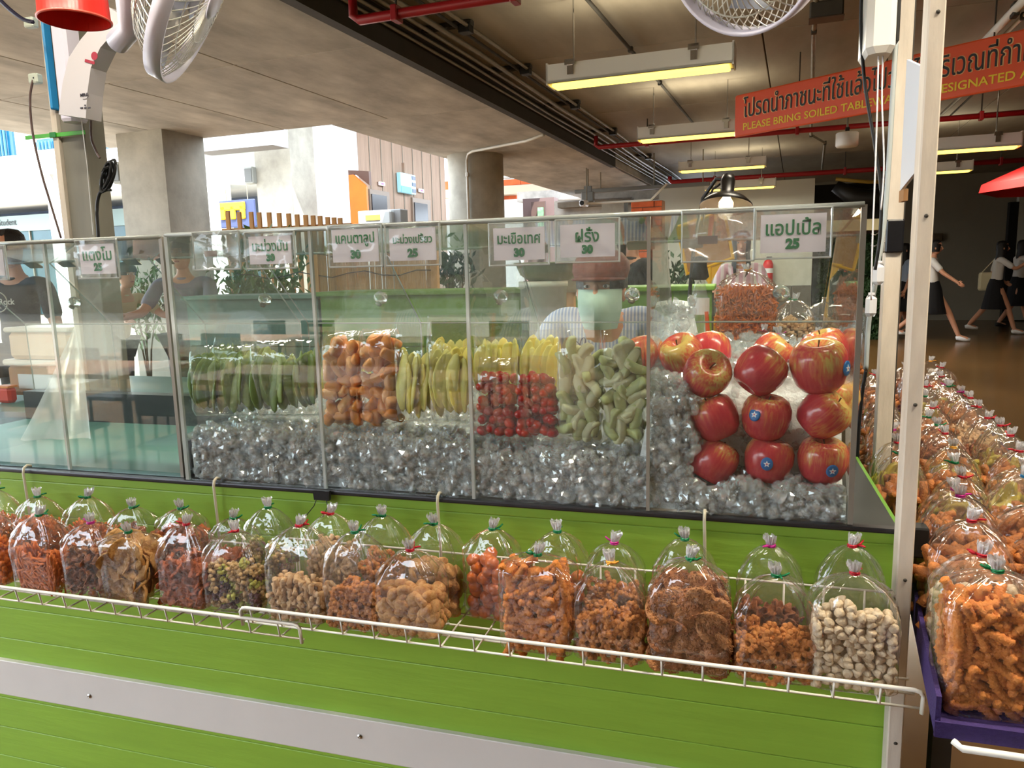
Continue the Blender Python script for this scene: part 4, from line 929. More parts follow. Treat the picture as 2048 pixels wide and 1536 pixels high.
ORD = ['first', 'second', 'third', 'fourth', 'fifth', 'sixth', 'seventh', 'eighth', 'ninth', 'tenth', 'eleventh', 'twelfth', 'thirteenth', 'fourteenth', 'fifteenth', 'sixteenth', 'seventeenth', 'eighteenth', 'nineteenth', 'twentieth', 'twenty-first', 'twenty-second', 'twenty-third', 'twenty-fourth', 'twenty-fifth', 'twenty-sixth', 'twenty-seventh', 'twenty-eighth', 'twenty-ninth', 'thirtieth']
front = [  # px of tie, py of tie, kind, fill height, colour, what it shows, width
 (-22, 1022, 'nut', .085, 'red', 'small round orange nuts, leftmost', .105),
 (80, 1028, 'stick', .088, 'green', 'thin orange snack sticks', .105), (185, 1042, 'curl', .09, 'pink', 'curled brown banana chips under a pink ribbon', .1),
 (262, 1060, 'big', .105, 'green', 'large pale puffed crackers', .1), (374, 1046, 'wedge', .08, 'red', 'rust brown wedge chips', .105),
 (470, 1060, 'puff', .085, 'red', 'beige, green and plum coloured puff clusters', .105), (597, 1050, 'bone', .068, 'red', 'pale knobbly biscuit pieces', .11),
 (712, 1060, 'flower', .07, 'green', 'small browned flower cookies in a half empty bag', .1), (823, 1095, 'toast', .072, 'red', 'little toasted rounds with browned rims', .108),
 (1077, 1105, 'crinkle', .128, 'green', 'crinkle cut orange sticks filled almost to the tie', .115), (1222, 1120, 'flower', .072, 'gold', 'brown flower cookies under a gold ribbon', .105),
 (1381, 1112, 'rice', .115, 'green', 'round brown rice crackers', .113), (1552, 1147, 'flower', .068, 'green', 'dark browned flower cookies, second bag from the right', .11),
 (1710, 1145, 'cone', .107, 'red', 'cream coloured biscuit drops at the right end', .112)]
for i, (x, y, kind, fl, col, lb, w) in enumerate(front):
    p = W(x, y, 1.125); zb = .735+.02*(p.x+1.4)/1.6 if p.x < -.8 else .738
    snack_bag('clear bag of %s, in front tray row' % lb, p.x, 1.122, zb-.002, w*1.07, .066, p.z-zb, fl, kind, col, i+1, R_.uniform(-.1, .1), True, 'snack bags in the front row of the wire trays', R_.uniform(-.03, .03))
back = [(-10, 975, 'stick', .09, 'green'), (75, 987, 'stick', .09, 'green'), (175, 988, 'stick', .09, 'green'), (265, 1008, 'curl', .09, 'green'), (362, 1010, 'wedge', .1, 'green'), (466, 1030, 'wedge', .07, 'green'),
 (536, 1008, 'puff', .09, 'green'), (661, 1020, 'bone', .1, 'red'), (765, 1024, 'flower', .08, 'green'), (868, 1040, 'toast', .085, 'green'), (985, 1050, 'ball', .1, 'green'), (1115, 1055, 'ball', .085, 'green'),
 (1229, 1078, 'flower', .075, 'pink'), (1370, 1070, 'rice', .1, 'green'), (1542, 1083, 'curl', .06, 'pink'), (1705, 1083, 'curl', .03, 'red')]
what = {'stick': 'thin orange sticks', 'curl': 'brown curled chips', 'wedge': 'rust brown wedge chips', 'puff': 'tan puff clusters', 'bone': 'pale knobbly biscuits', 'flower': 'brown flower cookies', 'toast': 'toasted rounds', 'ball': 'glazed orange puff balls', 'rice': 'brown rice crackers', 'nut': 'orange nuts', 'crinkle': 'crinkle cut orange sticks', 'cone': 'cream biscuit drops', 'roll': 'amber snack rolls', 'melon': 'dried yellow fruit'}
seen = {}
for i, (x, y, kind, fl, col) in enumerate(back):
    p = W(x, y, 1.2); zb = .748
    lb = 'bag of %s, %s ribbon, %s from left in back tray row' % (what[kind], col, ORD[i])
    snack_bag(lb, p.x, 1.199, zb-.007, .1, .056, p.z-zb, fl, kind, col, i+20, R_.uniform(-.1, .1), kind in ('ball', 'puff'), 'snack bags in the back row of the wire trays')
# ---------------------------------------------------------------- side shelf full of bags
SH = math.atan(.12); ux = math.sin(SH); uy = math.cos(SH)
def shp(u, Y): return (u+.12*(Y-1), Y)
purple = mat('purple_cloth', (52, 34, 92), .8, var=.15, vscale=120, bump=.3, bscale=300)
t = thing('side_shelf', 'long side shelf lined with purple cloth, running back along the aisle', 'shelf', (.25, .95, .762)); off = (.25, .95, .74)
def quad(u0, u1, Y0, Y1, z0, z1):
    a, b, c, d = shp(u0, Y0), shp(u1, Y0), shp(u1, Y1), shp(u0, Y1)
    return MB().add([(p[0], p[1], z) for z in (z0, z1) for p in (a, b, c, d)], [(3, 2, 1, 0), (4, 5, 6, 7), (0, 1, 5, 4), (1, 2, 6, 5), (2, 3, 7, 6), (3, 0, 4, 7)])
quad(.254, .60, .962, 3.35, .757, .763).build('cloth_lining', purple, t, off=off)
quad(.248, .254, .957, 3.35, .75, .80).build('side_cloth', purple, t, off=off)
quad(.248, .60, .955, .962, .747, .768).build('front_hem', purple, t, off=off)
quad(.254, .60, .963, 3.35, .749, .7565).build('board', wood, t, off=off)
a, b = shp(.27, .948), shp(.60, .948); 
MB().tube([(a[0], a[1]+.008, .745), (a[0]+.008, a[1], .741), (b[0], b[1], .739)], .0045, 8).build('front_bar', white_enamel, t, True, off=off)
for (u, Y) in ((.31, 1.35), (.56, 1.35), (.31, 3.2), (.52, 3.2)):
    x, y = shp(u, Y); MB().box(x-.015, x+.015, y-.015, y+.015, -.022, .738).build('leg', steel_dark, t, off=off)
shelf = [(.318, 1.015, 'crinkle', .132, 'green', .128), (.452, 1.02, 'crinkle', .125, 'red', .13),
 (.325, 1.115, 'cone', .1, 'red', .11), (.45, 1.13, 'roll', .11, 'pink', .12), (.338, 1.21, 'roll', .115, 'red', .11), (.465, 1.225, 'crinkle', .12, 'red', .12),
 (.346, 1.305, 'roll', .11, 'pink', .12), (.465, 1.33, 'roll', .12, 'green', .12), (.365, 1.41, 'crinkle', .1, 'pink', .11), (.48, 1.445, 'roll', .1, 'blue', .12), (.400, 1.51, 'melon', .1, 'red', .1),
 (.515, 1.56, 'melon', .11, 'blue', .11), (.418, 1.63, 'roll', .11, 'green', .1), (.54, 1.67, 'roll', .1, 'red', .1), (.445, 1.75, 'melon', .1, 'gold', .1), (.56, 1.785, 'roll', .1, 'red', .1),
 (.458, 1.87, 'roll', .09, 'red', .1), (.574, 1.90, 'melon', .1, 'red', .1), (.468, 1.99, 'curl', .1, 'green', .1), (.582, 2.02, 'curl', .1, 'red', .1), (.472, 2.10, 'roll', .1, 'green', .1), (.595, 2.14, 'bone', .1, 'red', .1),
 (.508, 2.22, 'roll', .1, 'red', .1), (.61, 2.27, 'bone', .1, 'red', .1), (.52, 2.36, 'curl', .1, 'green', .1), (.618, 2.39, 'roll', .1, 'pink', .1), (.618, 2.526, 'roll', .1, 'green', .1), (.645, 2.65, 'melon', .1, 'pink', .1),
 (.66, 2.80, 'curl', .1, 'red', .1), (.693, 2.94, 'roll', .1, 'red', .1), (.60, 2.9, 'roll', .09, 'red', .1), (.70, 3.12, 'curl', .1, 'gold', .1), (.61, 3.1, 'curl', .1, 'red', .1)]
shelf += [(.245+.12*(y-1), y, k, .1, c, .095) for y, k, c in ((1.60, 'roll', 'green'), (1.74, 'melon', 'red'), (1.88, 'roll', 'pink'), (2.02, 'curl', 'green'), (2.16, 'roll', 'red'), (2.32, 'bone', 'gold'), (2.5, 'curl', 'green'), (2.66, 'roll', 'red'), (2.85, 'curl', 'red'))]
shelf += [(.37+.12*(y-1), y, k, .1, c, .095) for y, k, c in ((2.5, 'melon', 'red'), (2.66, 'bone', 'green'), (2.8, 'curl', 'pink'))]
cnt = {}
shelf.sort(key=lambda q: q[1])
for i, (x, y, kind, fl, col, w) in enumerate(shelf):
    zb = .787; hn = .176+.012*math.sin(i*2.3)
    side = 'outer' if (x-.12*(y-1)) > .4 else 'inner'
    cnt[side] = cnt.get(side, 0)+1
    if i == 0: lb = 'nearest bag on the purple shelf, full of crinkle cut orange sticks'
    elif i == 1: lb = 'bag of crinkle cut orange sticks cut off by the right edge of the picture'
    else: lb = 'bag of %s, %s ribbon, %s along %s line of purple shelf' % (what[kind], col, ORD[cnt[side]-1], side)
    snack_bag(lb, x, y, zb, w, .085 if y < 1.5 else .08, hn, fl, kind, col, i+3, -SH+R_.uniform(-.2, .2), i < 2, 'bags crowding the purple side shelf', R_.uniform(-.05, .05))

# ---------------------------------------------------------------- posts, cables, fans
def post(label, x0, x1, y0, y1, z1=ZR-.02, m=post_paint, z0=0):
    t = thing('stall_post', label, 'post', (x0, y0, z0)); MB().box(0, x1-x0, 0, y1-y0, 0, z1-z0, .002).build('timber', m, t); return t
t = post('thick worn white post at the right front corner of the stall', .24, .262, 1.2, 1.235)
for k in range(5): MB().lathe([(0, 0), (.003, 0), (.002, .0015), (0, .002)], 8, Matrix.Translation((.012, 0, .6+k*.27))@Matrix.Rotation(PI/2, 4, 'X')).build('screw', steel_dark, t)
t = post('thinner cream post behind the right end of the case', .302, .335, 1.8, 1.83)
MB().box(.033, .036, .004, .03, 0, 3.0).build('dark_strip', steel_dark, t)
t = post('square grey post behind the empty left case, carrying the wall fan', -2.0, -1.91, 1.9, 1.98, m=post_grey)
MB().box(-.022, -.001, -.01, .05, 0, 3.0).build('pale_strip', post_paint, t)
# white panel caught between the right posts
p = W(1813, 250, 1.5); t = thing('panel', 'white board wedged behind the thick right post, its lower corner torn', 'board', (p.x, 1.4, 1.47))
MB().add([(-.005, -.02, .02), (-.005, .10, .0), (-.005, .10, .22), (-.005, -.02, .18), (.0, -.02, .02), (.0, .10, .0), (.0, .10, .22), (.0, -.02, .18)], [(0, 1, 2, 3), (7, 6, 5, 4), (0, 4, 5, 1), (1, 5, 6, 2), (2, 6, 7, 3), (3, 7, 4, 0)]).build('sheet', mat('foam_board', (186, 192, 202), .6), t)
MB().box(-.006, .001, .06, .10, -.02, .0).build('torn_edge', mat('brown_card', (150, 110, 70), .9), t)
t = thing('binder_clip', 'large black binder clip gripping the thinner post', 'clip', (.3185, 1.8, 1.4))
MB().box(-.0175, .018, -.008, .034, -.035, .035, .003).build('body', bc, t)
for z in (.012, -.012): MB().tube([(-.018, -.004, z), (-.03, -.006, z-.003), (-.038, -.008, z-.008), (-.046, -.006, z-.006)], .0012, 5).build('handle', chrome, t)
def cord(name, label, pts, r, m, Y, cat='cable', sub=6):
    """pts: picture points on the plane Y (or (x, y, Y))"""
    P = [W(a[0], a[1], a[2] if len(a) > 2 else Y) for a in pts]; out = []
    for i in range(len(P)-1):
        p0, p1, p2, p3 = P[max(i-1, 0)], P[i], P[i+1], P[min(i+2, len(P)-1)]
        for k in range(sub):
            t = k/sub; out.append(.5*((2*p1)+(p2-p0)*t+(2*p0-5*p1+4*p2-p3)*t*t+(3*p1-p0-3*p2+p3)*t**3))
    out.append(P[-1]); o = MB().tube(out, r, 6).build(name, m, None, True, off=P[-1], loc=P[-1]); tag(o, label, cat); return o
cord('cable', 'black cable running down past the right wall fan to the shelf', [(1724, -30), (1722, 60), (1730, 170), (1748, 280), (1762, 380), (1760, 470), (1750, 540)], .0035, cable_black, 1.72)
cord('cable', 'pale grey cable curving down beside the thinner post', [(1792, 80), (1786, 180), (1778, 320), (1768, 450), (1752, 560), (1738, 640), (1732, 740)], .005, mat('grey_cable', (176, 184, 184), .5), 1.76)
cord('cable', 'black cable end dropping beside the right end of the case', [(1732, 740), (1724, 790), (1716, 880), (1716, 960), (1722, 1010)], .004, cable_black, 1.76)
cord('pull_cord', 'left white pull cord of the right wall fan', [(1757, 112), (1752, 300), (1745, 480), (1742, 600)], .0016, white_pvc, 1.68, 'cord')
cord('pull_cord', 'right white pull cord of the right wall fan', [(1766, 112), (1764, 200), (1768, 330), (1762, 420)], .0016, white_pvc, 1.69, 'cord')
for (x, y, l) in ((1757, 547, 'upper white cable clip box beside the thinner post'), (1742, 610, 'lower white cable clip box beside the thinner post')):
    p = W(x, y, 1.74); t = thing('plug', l, 'plug', p); MB().box(-.011, .011, -.008, .008, -.024, .02, .008).build('body', white_pvc, t); MB().box(-.006, .006, -.004, .004, .02, .026, .001).build('neck', white_pvc, t)
cord('cable', 'black cable entering at the upper left corner', [(-20, -20), (15, 15), (45, 38), (66, 44)], .006, mat('navy_cable', (24, 22, 46), .5), 1.8)
cord('cable', 'thin brown cable hanging in front of the left opening', [(66, 160), (60, 200), (66, 270), (84, 350), (102, 410), (122, 476)], .0035, mat('brown_cable', (84, 66, 62), .5), 1.85)
cord('cable', 'dark cable hanging from the left wall fan to the coiled bundle', [(182, 238), (182, 262), (184, 282), (194, 306), (200, 316)], .0035, mat('brown_cable'), 1.85)
cord('cable', 'dark cable looping below the coiled bundle down behind the case', [(222, 380), (208, 380), (198, 390), (194, 420), (197, 478)], .005, cable_black, 1.85)
p = W(216, 352, 1.85); t = thing('cable_bundle', 'black flex coiled and tied in a long loop beside the grey post', 'cable', p)
for k in range(6):
    a = k*.35; s_ = 1-.06*k
    pts = [((.034*s_)*math.cos(q)*math.cos(a*.25)*.45+.0*k, .008*math.sin(a*3+q), .052*s_*math.sin(q)) for q in [2*PI*j/20 for j in range(21)]]
    MB().tube([Matrix.Rotation(.45, 3, 'Y')@Vector(v) for v in pts], .0032, 5, False).build('loop', cable_black, t, True)
MB().tube([(-.012, -.006, .012), (.0, -.012, .02), (.012, -.006, .024)], .004, 5).build('tie', cable_black, t)
for (x, y, l) in ((62, 46, 'upper grey socket on the left edge of the blue board'), (71, 158, 'lower pale socket on the left edge of the blue board')):
    p = W(x, y, 1.86); t = thing('socket', l, 'socket', p); MB().box(-.018, .018, -.012, .012, -.014, .014, .004).build('body', mat('socket_grey', (180, 190, 178), .4), t)
    MB().lathe([(0, 0), (.003, 0)], 8, Matrix.Translation((.006, -.0125, 0))@Matrix.Rotation(PI/2, 4, 'X')).build('hole', black, t)
a, b = W(79, 40, 1.87), W(101, 218, 1.87); t = thing('blue_board', 'bright blue plastic board fixed along the left side of the grey post', 'board', (a.x, 1.87, b.z))
MB().box(0, b.x-a.x+.005, 0, .03, 0, 1.0, .012).build('sheet', mat('blue_plastic', (40, 140, 200), .35), t)
a, b = W(52, 276, 1.89), W(162, 272, 1.89); t = thing('strap', 'green plastic strap wound round the grey post, one end sticking out left', 'strap', a)
MB().box(0, b.x-a.x+.02, -.004, -.001, -.006, .006, .001).build('band', mat('green_strap', (70, 170, 40), .3), t); MB().box(.1, .125, -.008, -.004, -.008, .008, .002).build('buckle', mat('green_strap_dark', (30, 120, 50), .3), t)

fan_w = mat('fan_lilac_white', (206, 204, 222), .3); cage_m = mat('cage_wire', (196, 196, 190), .3, metal=.4)
blade_m = mat('blade_grey', (110, 116, 128), .2, trans=.3)
def fan_head(t, c, d, R, off, spokes=56):
    q = d.normalized().to_track_quat('Z', 'Y').to_matrix().to_4x4(); M = Matrix.Translation(Vector(c)-Vector(off))@q
    MB().lathe([(R, -.02), (R+.007, -.02), (R+.007, .02), (R, .02), (R, -.02)], 56, M).build('cage_ring', fan_w, t, True)
    def spoke(a, tw, z0, zr, sgn):
        P = []
        for k in range(7):
            s = k/6; r = .05*(1-s)+R*s; z = sgn*(zr*(1-s**3)); P.append(M@Vector((r*math.cos(a+tw*s), r*math.sin(a+tw*s), z)))
        return P
    for nm, zr, sgn, tw in (('rear_cage', .105, -1, .35), ('front_cage', .045, 1, .15)):
        mb = MB()
        for k in range(spokes): mb.tube(spoke(2*PI*k/spokes, tw, 0, zr, sgn), .0013, 4, False)
        for rr in (.35, .7):
            r = .05*(1-rr)+R*rr; z = sgn*zr*(1-rr**3)
            mb.tube([M@Vector((r*math.cos(k*PI/20), r*math.sin(k*PI/20), z)) for k in range(41)], .0015, 4, False)
        tag(mb.build(nm, cage_m, t), kind='stuff')
    for k in range(3):
        a0 = k*2*PI/3; mb = MB(); n = 8; vs = []
        for s in (0, 1):
            for i in range(n+1):
                u = i/n; a = a0+(-.15 if s == 0 else .75)*(.3+.7*u)*1.0; r = .03+(R-.05)*u
                vs.append(M@Vector((r*math.cos(a), r*math.sin(a), -.03+.03*s)))
        mb.add(vs+[v+(M.to_3x3()@Vector((0, 0, .002))) for v in vs], [(i, i+1, n+2+i, n+1+i) for i in range(n)]+[(2*n+2+n+1+i, 2*n+2+n+2+i, 2*n+2+i+1, 2*n+2+i) for i in range(n)]).build('blade', blade_m, t, True)
    MB().lathe([(0, -.05), (.03, -.05), (.032, -.01), (.02, .01), (0, .012)], 20, M).build('hub', fan_w, t, True)
    MB().lathe([(0, .045), (.045, .045), (.05, .05), (.04, .056), (0, .058)], 24, M).build('cage_badge', fan_w, t, True)
    MB().lathe([(0, -.2), (.03, -.2), (.052, -.18), (.058, -.14), (.056, -.11), (.05, -.105), (0, -.105)], 24, M).build('motor_housing', fan_w, t, True)
    return M
# left wall fan
p = W(150, 130, 1.84); t = thing('wall_fan', 'lilac white wall fan on the grey post at upper left', 'fan', p); off = p
a = W(104, 60, 1.84); b = W(188, 238, 1.84)
x0, x1, zb_ = a.x, b.x, b.z
MB().box(x0, x0+(x1-x0)*.45, 1.83, 1.89, zb_, p.z+.3, .008).build('back_plate', fan_w, t, off=off)
c = W(392, -22, 1.68); vr = ray(395, -25).normalized(); d = RGT*.86-UPV*.5; d = (d-vr*d.dot(vr)).normalized()-vr*.22
# curved arm: an outline bowed to the right, given thickness
arm = [(132, 232), (186, 240), (189, 190), (196, 140), (215, 100), (240, 72), (262, 40), (232, 20), (205, 50), (176, 84), (152, 120), (140, 170)]
pts = [W(x, y, 1.80) for x, y in arm]
MB().prism([(q.x, q.z) for q in reversed(pts)], 1.775, 1.83).build('arm', mat('fan_grey_white', (186, 184, 190), .35), t, off=off)
mh = W(250, 28, 1.76)
MB().tube([W(235, 85, 1.77), W(262, 55, 1.74), c-d.normalized()*.16], [.03, .03, .045], 16).build('neck', fan_w, t, True, off=off)
M_ = fan_head(t, c, d, .232, off)
dq = mat('decal_red', (150, 40, 60), .5); dk = mat('decal_dark', (50, 46, 56), .5)
q = W(189, 112, 1.774); MB().lathe([(0, 0), (.011, 0), (.011, .0008), (0, .0008)], 20, Matrix.Translation(q-Vector(off))@Matrix.Rotation(PI/2, 4, 'X')).build('seal_decal', dq, t)
q2 = W(180, 122, 1.774); MB().box(-.017, .017, -.001, .0, -.006, .002, M=Matrix.Translation(q2-Vector(off))@Matrix.Rotation(.3, 4, 'Y')).build('ribbon_decal', dq, t)
q = W(168, 190, 1.774); o = lettering('MIRA', .012, dk, t, q-Vector(off), bold=.0003)
MB().tube([q-Vector(off)+Vector((.016*math.cos(a), -.0005, .009*math.sin(a)-.002)) for a in [k*.25-1.9 for k in range(12)]], .0007, 4).build('swoosh_decal', dk, t)
for (dx, dz, w_) in ((.0, -.028, .004), (-.013, -.034, .009), (.014, -.036, .009), (0, -.035, .008)): MB().box(dx-w_/2, dx+w_/2, -.001, 0, dz-.002, dz+.002, M=Matrix.Translation(q-Vector(off))).build('switch_marking', dk, t)
MB().tube([W(162, 236, 1.80)-Vector(off), W(174, 330, 1.82)-Vector(off), W(186, 470, 1.84)-Vector(off)], .0012, 5).build('pull_cord', white_pvc, t)
# right wall fan
p = W(1760, 60, 1.7); t = thing('wall_fan', 'white wall fan at the upper right, cut by the top edge', 'fan', p); off = p
a, b = W(1729, 112, 1.68), W(1789, 100, 1.68)
MB().box(a.x, b.x, 1.66, 1.78, a.z, a.z+.4, .012).build('body', white_enamel, t, off=off)
MB().box(b.x, b.x+.006, 1.67, 1.79, a.z+.02, a.z+.42, .001).build('side_plate', black, t, off=off)
c = W(1490, -120, 1.5); d = Vector((-.42, -.6, -.35))
MB().tube([W(1745, -60, 1.7), W(1640, -110, 1.65), c-d.normalized()*.16], [.03, .03, .045], 16).build('neck', white_enamel, t, True, off=off)
fan_head(t, c, d, .15, off)
# red cup hanging mouth down
p = W(150, 42, 1.45); t = thing('red_cup', 'red ribbed plastic cup hanging mouth down at upper left', 'shade', p)
MB().lathe([(.0735, 0), (.0755, .003), (.073, .006), (.069, .1), (.066, .2), (.02, .21), (0, .21)], 120, None, .006, 48).lathe([(.0725, 0), (.066, .1), (.063, .19), (0, .195)], 120, None, .006, 48).build('ribbed_wall', mat('red_plastic', (226, 40, 32), .35), t, True)
MB().lathe([(.0735, -.001), (.0765, 0), (.0768, .003), (.0735, .005)], 64).build('rim', mat('red_plastic_rim', (236, 96, 80), .3), t, True)
MB().tube([(0, 0, .205), (0, 0, ZL-p.z)], .003, 6).build('hanging_cord', cable_black, t)

# lamp behind the case
p = B(1452, 408, 3.2); q = Matrix.Rotation(BA, 3, 'Z')@p
t = thing('hanging_lamp', 'glowing bulb under a wide black enamel shade with a tall neck', 'lamp', q, 0, None, rot=(-.3, .06, 0))
t.scale = (.97, .97, .97)
MB().lathe([(.107, -.012), (.108, -.006), (.08, .022), (.035, .045), (.028, .05), (.03, .1), (.022, .125), (0, .127)], 40).lathe([(.106, -.011), (.078, .018), (.033, .04), (0, .042)], 40).build('shade', mat('shade_black', (30, 26, 22), .35, metal=.3), t, True)
MB().lathe([(0, -.03), (.018, -.027), (.029, -.01), (.029, .006), (.018, .024), (.012, .036)], 24).build('bulb', mat('bulb_glow', (255, 226, 160), emit=18, ecol=(255, 206, 130)), t, True)
MB().tube([(-.03, .03, .1), (-.06, .04, .08), (-.085, .05, .0), (-.09, .06, -.08)], .005, 6).build('flex', cable_black, t, True)
MB().tube([(-.01, .01, .11), (-.05, .05, .13), (-.1, .09, .06), (-.12, .1, -.15), (-.12, .1, -.62)], .008, 8).build('stem', cable_black, t, True)
MB().box(-.17, -.07, .05, .15, -.64, -.6, .005).build('base_clamp', black, t)
ld = bpy.data.lights.new('bulb_light', 'POINT'); ld.energy = 7; ld.color = (1, .8, .55); ld.shadow_soft_size = .03
lo = link('bulb_light', ld, t, (0, 0, -.045))
# ---------------------------------------------------------------- people
skin_t = mat('skin', (206, 150, 120), .5, var=.05, sub=.1); hair_m = mat('black_hair', (22, 18, 18), .45, bump=.4, bscale=120)
def cloth(n, c=(60, 60, 60), stripe=None, r=.8):
    if n in MATS: return MATS[n]
    m = mat(n, c, r, bump=.15, bscale=60)
    if stripe:
        nt = m.node_tree; N = nt.nodes; L = nt.links; tc = N.new('ShaderNodeTexCoord'); w = N.new('ShaderNodeTexWave'); w.inputs['Scale'].default_value = stripe[1]; w.bands_direction = 'X'
        L.new(tc.outputs['Object'], w.inputs[0]); r_ = N.new('ShaderNodeValToRGB'); L.new(w.outputs[0], r_.inputs[0]); e = r_.color_ramp.elements
        e[0].position = .45; e[0].color = srgb(*c); e[1].position = .7; e[1].color = srgb(*stripe[0]); L.new(r_.outputs[0], N['Principled BSDF'].inputs['Base Color'])
    return m
def person(label, loc, rz, H=1.6, top=None, bottom=None, skirt=True, arms=((.1, .0), (-.1, .0)), stride=0, hair='long', lean=0, female=True, shoes=None, elbow=(.3, .3), legs=True, head_turn=0, sleeve=.5, group=None, drop=0, hunch=0):
    """figure facing -Y before turning; arms: (forward swing, outward) of left and right upper arm"""
    t = thing('person', label, 'person', loc, rz, group); k = H/1.7
    V = lambda x, y, z: Vector((x*k, (y-lean*max(0, z-.95))*k, (z-(drop if z > .9 else 0))*k))
    sh = .165 if female else .195; hip = .095
    J = {'pel': V(0, 0, .96), 'wst': V(0, .0, 1.08), 'chs': V(0, .005, 1.25), 'shc': V(0, .01, 1.385), 'nck': V(0, -hunch*.5, 1.47-hunch*.6), 'hb': V(0, -.01-hunch, 1.54-hunch)}
    E_ = [('pel', 'wst'), ('wst', 'chs'), ('chs', 'shc'), ('shc', 'nck'), ('nck', 'hb')]
    Rd = {'pel': (.145, .1), 'wst': (.115, .085), 'chs': (.14, .1), 'shc': (.1, .075), 'nck': .048, 'hb': .05}
    for i, s in enumerate((-1, 1)):
        sw, ow = arms[i]; S = V(s*sh, .01, 1.39); d = Vector((s*math.sin(.12+ow), -math.sin(sw), -math.cos(sw)*math.cos(.12+ow))).normalized()
        El = S+d*.29*k; a2 = sw+elbow[i]; d2 = Vector((s*math.sin(.05+ow*.4), -math.sin(a2), -math.cos(a2))).normalized(); Wr = El+d2*.25*k; Pm = Wr+d2*.07*k
        J.update({'S%d' % i: S, 'E%d' % i: El, 'W%d' % i: Wr, 'P%d' % i: Pm}); E_ += [('shc', 'S%d' % i), ('S%d' % i, 'E%d' % i), ('E%d' % i, 'W%d' % i), ('W%d' % i, 'P%d' % i)]
        Rd.update({'S%d' % i: .052, 'E%d' % i: .038, 'W%d' % i: .026, 'P%d' % i: (.034, .018)})
        st = stride*s; Hp = V(s*hip, 0, .92); kn = V(s*.09, -st*.28-abs(stride)*.05-min(.3, drop*1.8), .5); ft = V(s*.08, -st*.55+(.12 if st < 0 else 0)*abs(stride), .085+(.12*abs(stride) if st < 0 else 0)); to = ft+V(0, -.15, -.045+0)-V(0, 0, 0)
        if not legs: continue
        J.update({'H%d' % i: Hp, 'K%d' % i: kn, 'F%d' % i: ft, 'T%d' % i: to}); E_ += [('pel', 'H%d' % i), ('H%d' % i, 'K%d' % i), ('K%d' % i, 'F%d' % i), ('F%d' % i, 'T%d' % i)]
        Rd.update({'H%d' % i: .085, 'K%d' % i: .055, 'F%d' % i: .037, 'T%d' % i: .035})
    names = list(J); idx = {n: i for i, n in enumerate(names)}
    def sk(keep, scale, nm, m, sub=2):
        ks = [n for n in names if n in keep]; ii = {n: i for i, n in enumerate(ks)}
        return skin_mesh([J[n] for n in ks], [(ii[a], ii[b]) for a, b in E_ if a in ii and b in ii], [tuple(v*k*scale for v in (Rd[n] if isinstance(Rd[n], tuple) else (Rd[n], Rd[n]))) for n in ks], nm, m, sub)
    me = sk(set(names), 1, 'body', skin_t)
    # head, ears, nose, fingers joined into the same body mesh
    hc = J['hb']+V(0, -.012, .075)-V(0, 0, 0); hc = J['hb']+Vector((0, -.012*k, .075*k)); hd = MB(); Mh = Matrix.Translation(hc)@Matrix.Rotation(head_turn, 4, 'Z')
    prof_ = [(0, -.125), (.03, -.12), (.048, -.1), (.062, -.06), (.07, -.01), (.072, .03), (.066, .07), (.045, .1), (0, .115)]
    hd.lathe([(r*k, z*k) for r, z in prof_], 20, Mh, sy=1.2)
    hd.tube([Vector((0, -.08*k, .015*k)), Vector((0, -.095*k, -.01*k)), Vector((0, -.103*k, -.03*k)), Vector((0, -.086*k, -.042*k))], [.007*k, .01*k, .014*k, .008*k], 8, M=Mh)
    for s in (-1, 1): hd.ball((s*.073*k, 0, -.015*k), (.011*k, .02*k, .03*k), 8, Mh)
    for i in range(2):
        d = (J['P%d' % i]-J['W%d' % i]).normalized(); sd_ = d.cross(Vector((0, 1, 0)) if abs(d.y) < .9 else Vector((1, 0, 0))).normalized(); P = J['P%d' % i]
        sd_ = Vector((0, 1, 0))-d*d.y; sd_.normalize(); inn = sd_.cross(d)*(1 if i else -1)
        for f, (o_, L_) in enumerate(((-.024, .062), (-.008, .072), (.008, .068), (.023, .052))):
            b = P+sd_*o_*k; hd.tube([b-d*.02*k, b+d*L_*.45*k+inn*.006*k, b+d*L_*.8*k+inn*.018*k, b+d*L_*.95*k+inn*.03*k], [.0095*k, .009*k, .008*k, .006*k], 6)
        b = J['W%d' % i]+d*.025*k; hd.tube([b-sd_*.015*k, b-sd_*.04*k+d*.02*k, b-sd_*.045*k+d*.05*k+inn*.01*k], [.012*k, .011*k, .008*k], 6)
    base = MB(); base.v = [tuple(v.co) for v in me.vertices]; base.f = [tuple(p.vertices) for p in me.polygons]; base.add(hd.v, hd.f)
    base.build('body', skin_t, t, True)
    eye_w = mat('eye_white', (236, 234, 230), .3); br = mat('eye_dark', (28, 20, 18), .3)
    for s in (-1, 1):
        MB().ball((s*.03*k, -.077*k, .01*k), (.0125*k, .008*k, .006*k), 8, Mh).build('eye', eye_w, t, True)
        MB().ball((s*.03*k, -.0825*k, .01*k), (.0055*k, .004*k, .0055*k), 8, Mh).build('pupil', br, t, True)
        MB().box(s*.03*k-.016*k, s*.03*k+.016*k, -.089*k, -.074*k, .026*k, .031*k, .002, Mh).build('eyebrow', hair_m, t)
    MB().ball((0, -.083*k, -.062*k), (.022*k, .009*k, .007*k), 8, Mh).build('lips', mat('lips', (176, 90, 84), .4), t, True)
    # top
    keep = {'pel', 'wst', 'chs', 'shc', 'S0', 'S1', 'X0', 'X1'}
    for i in range(2): J['X%d' % i] = J['S%d' % i].lerp(J['E%d' % i], .85 if sleeve < 1 else 1); Rd['X%d' % i] = .05
    names = list(J); E_ += [('S0', 'X0'), ('S1', 'X1')]
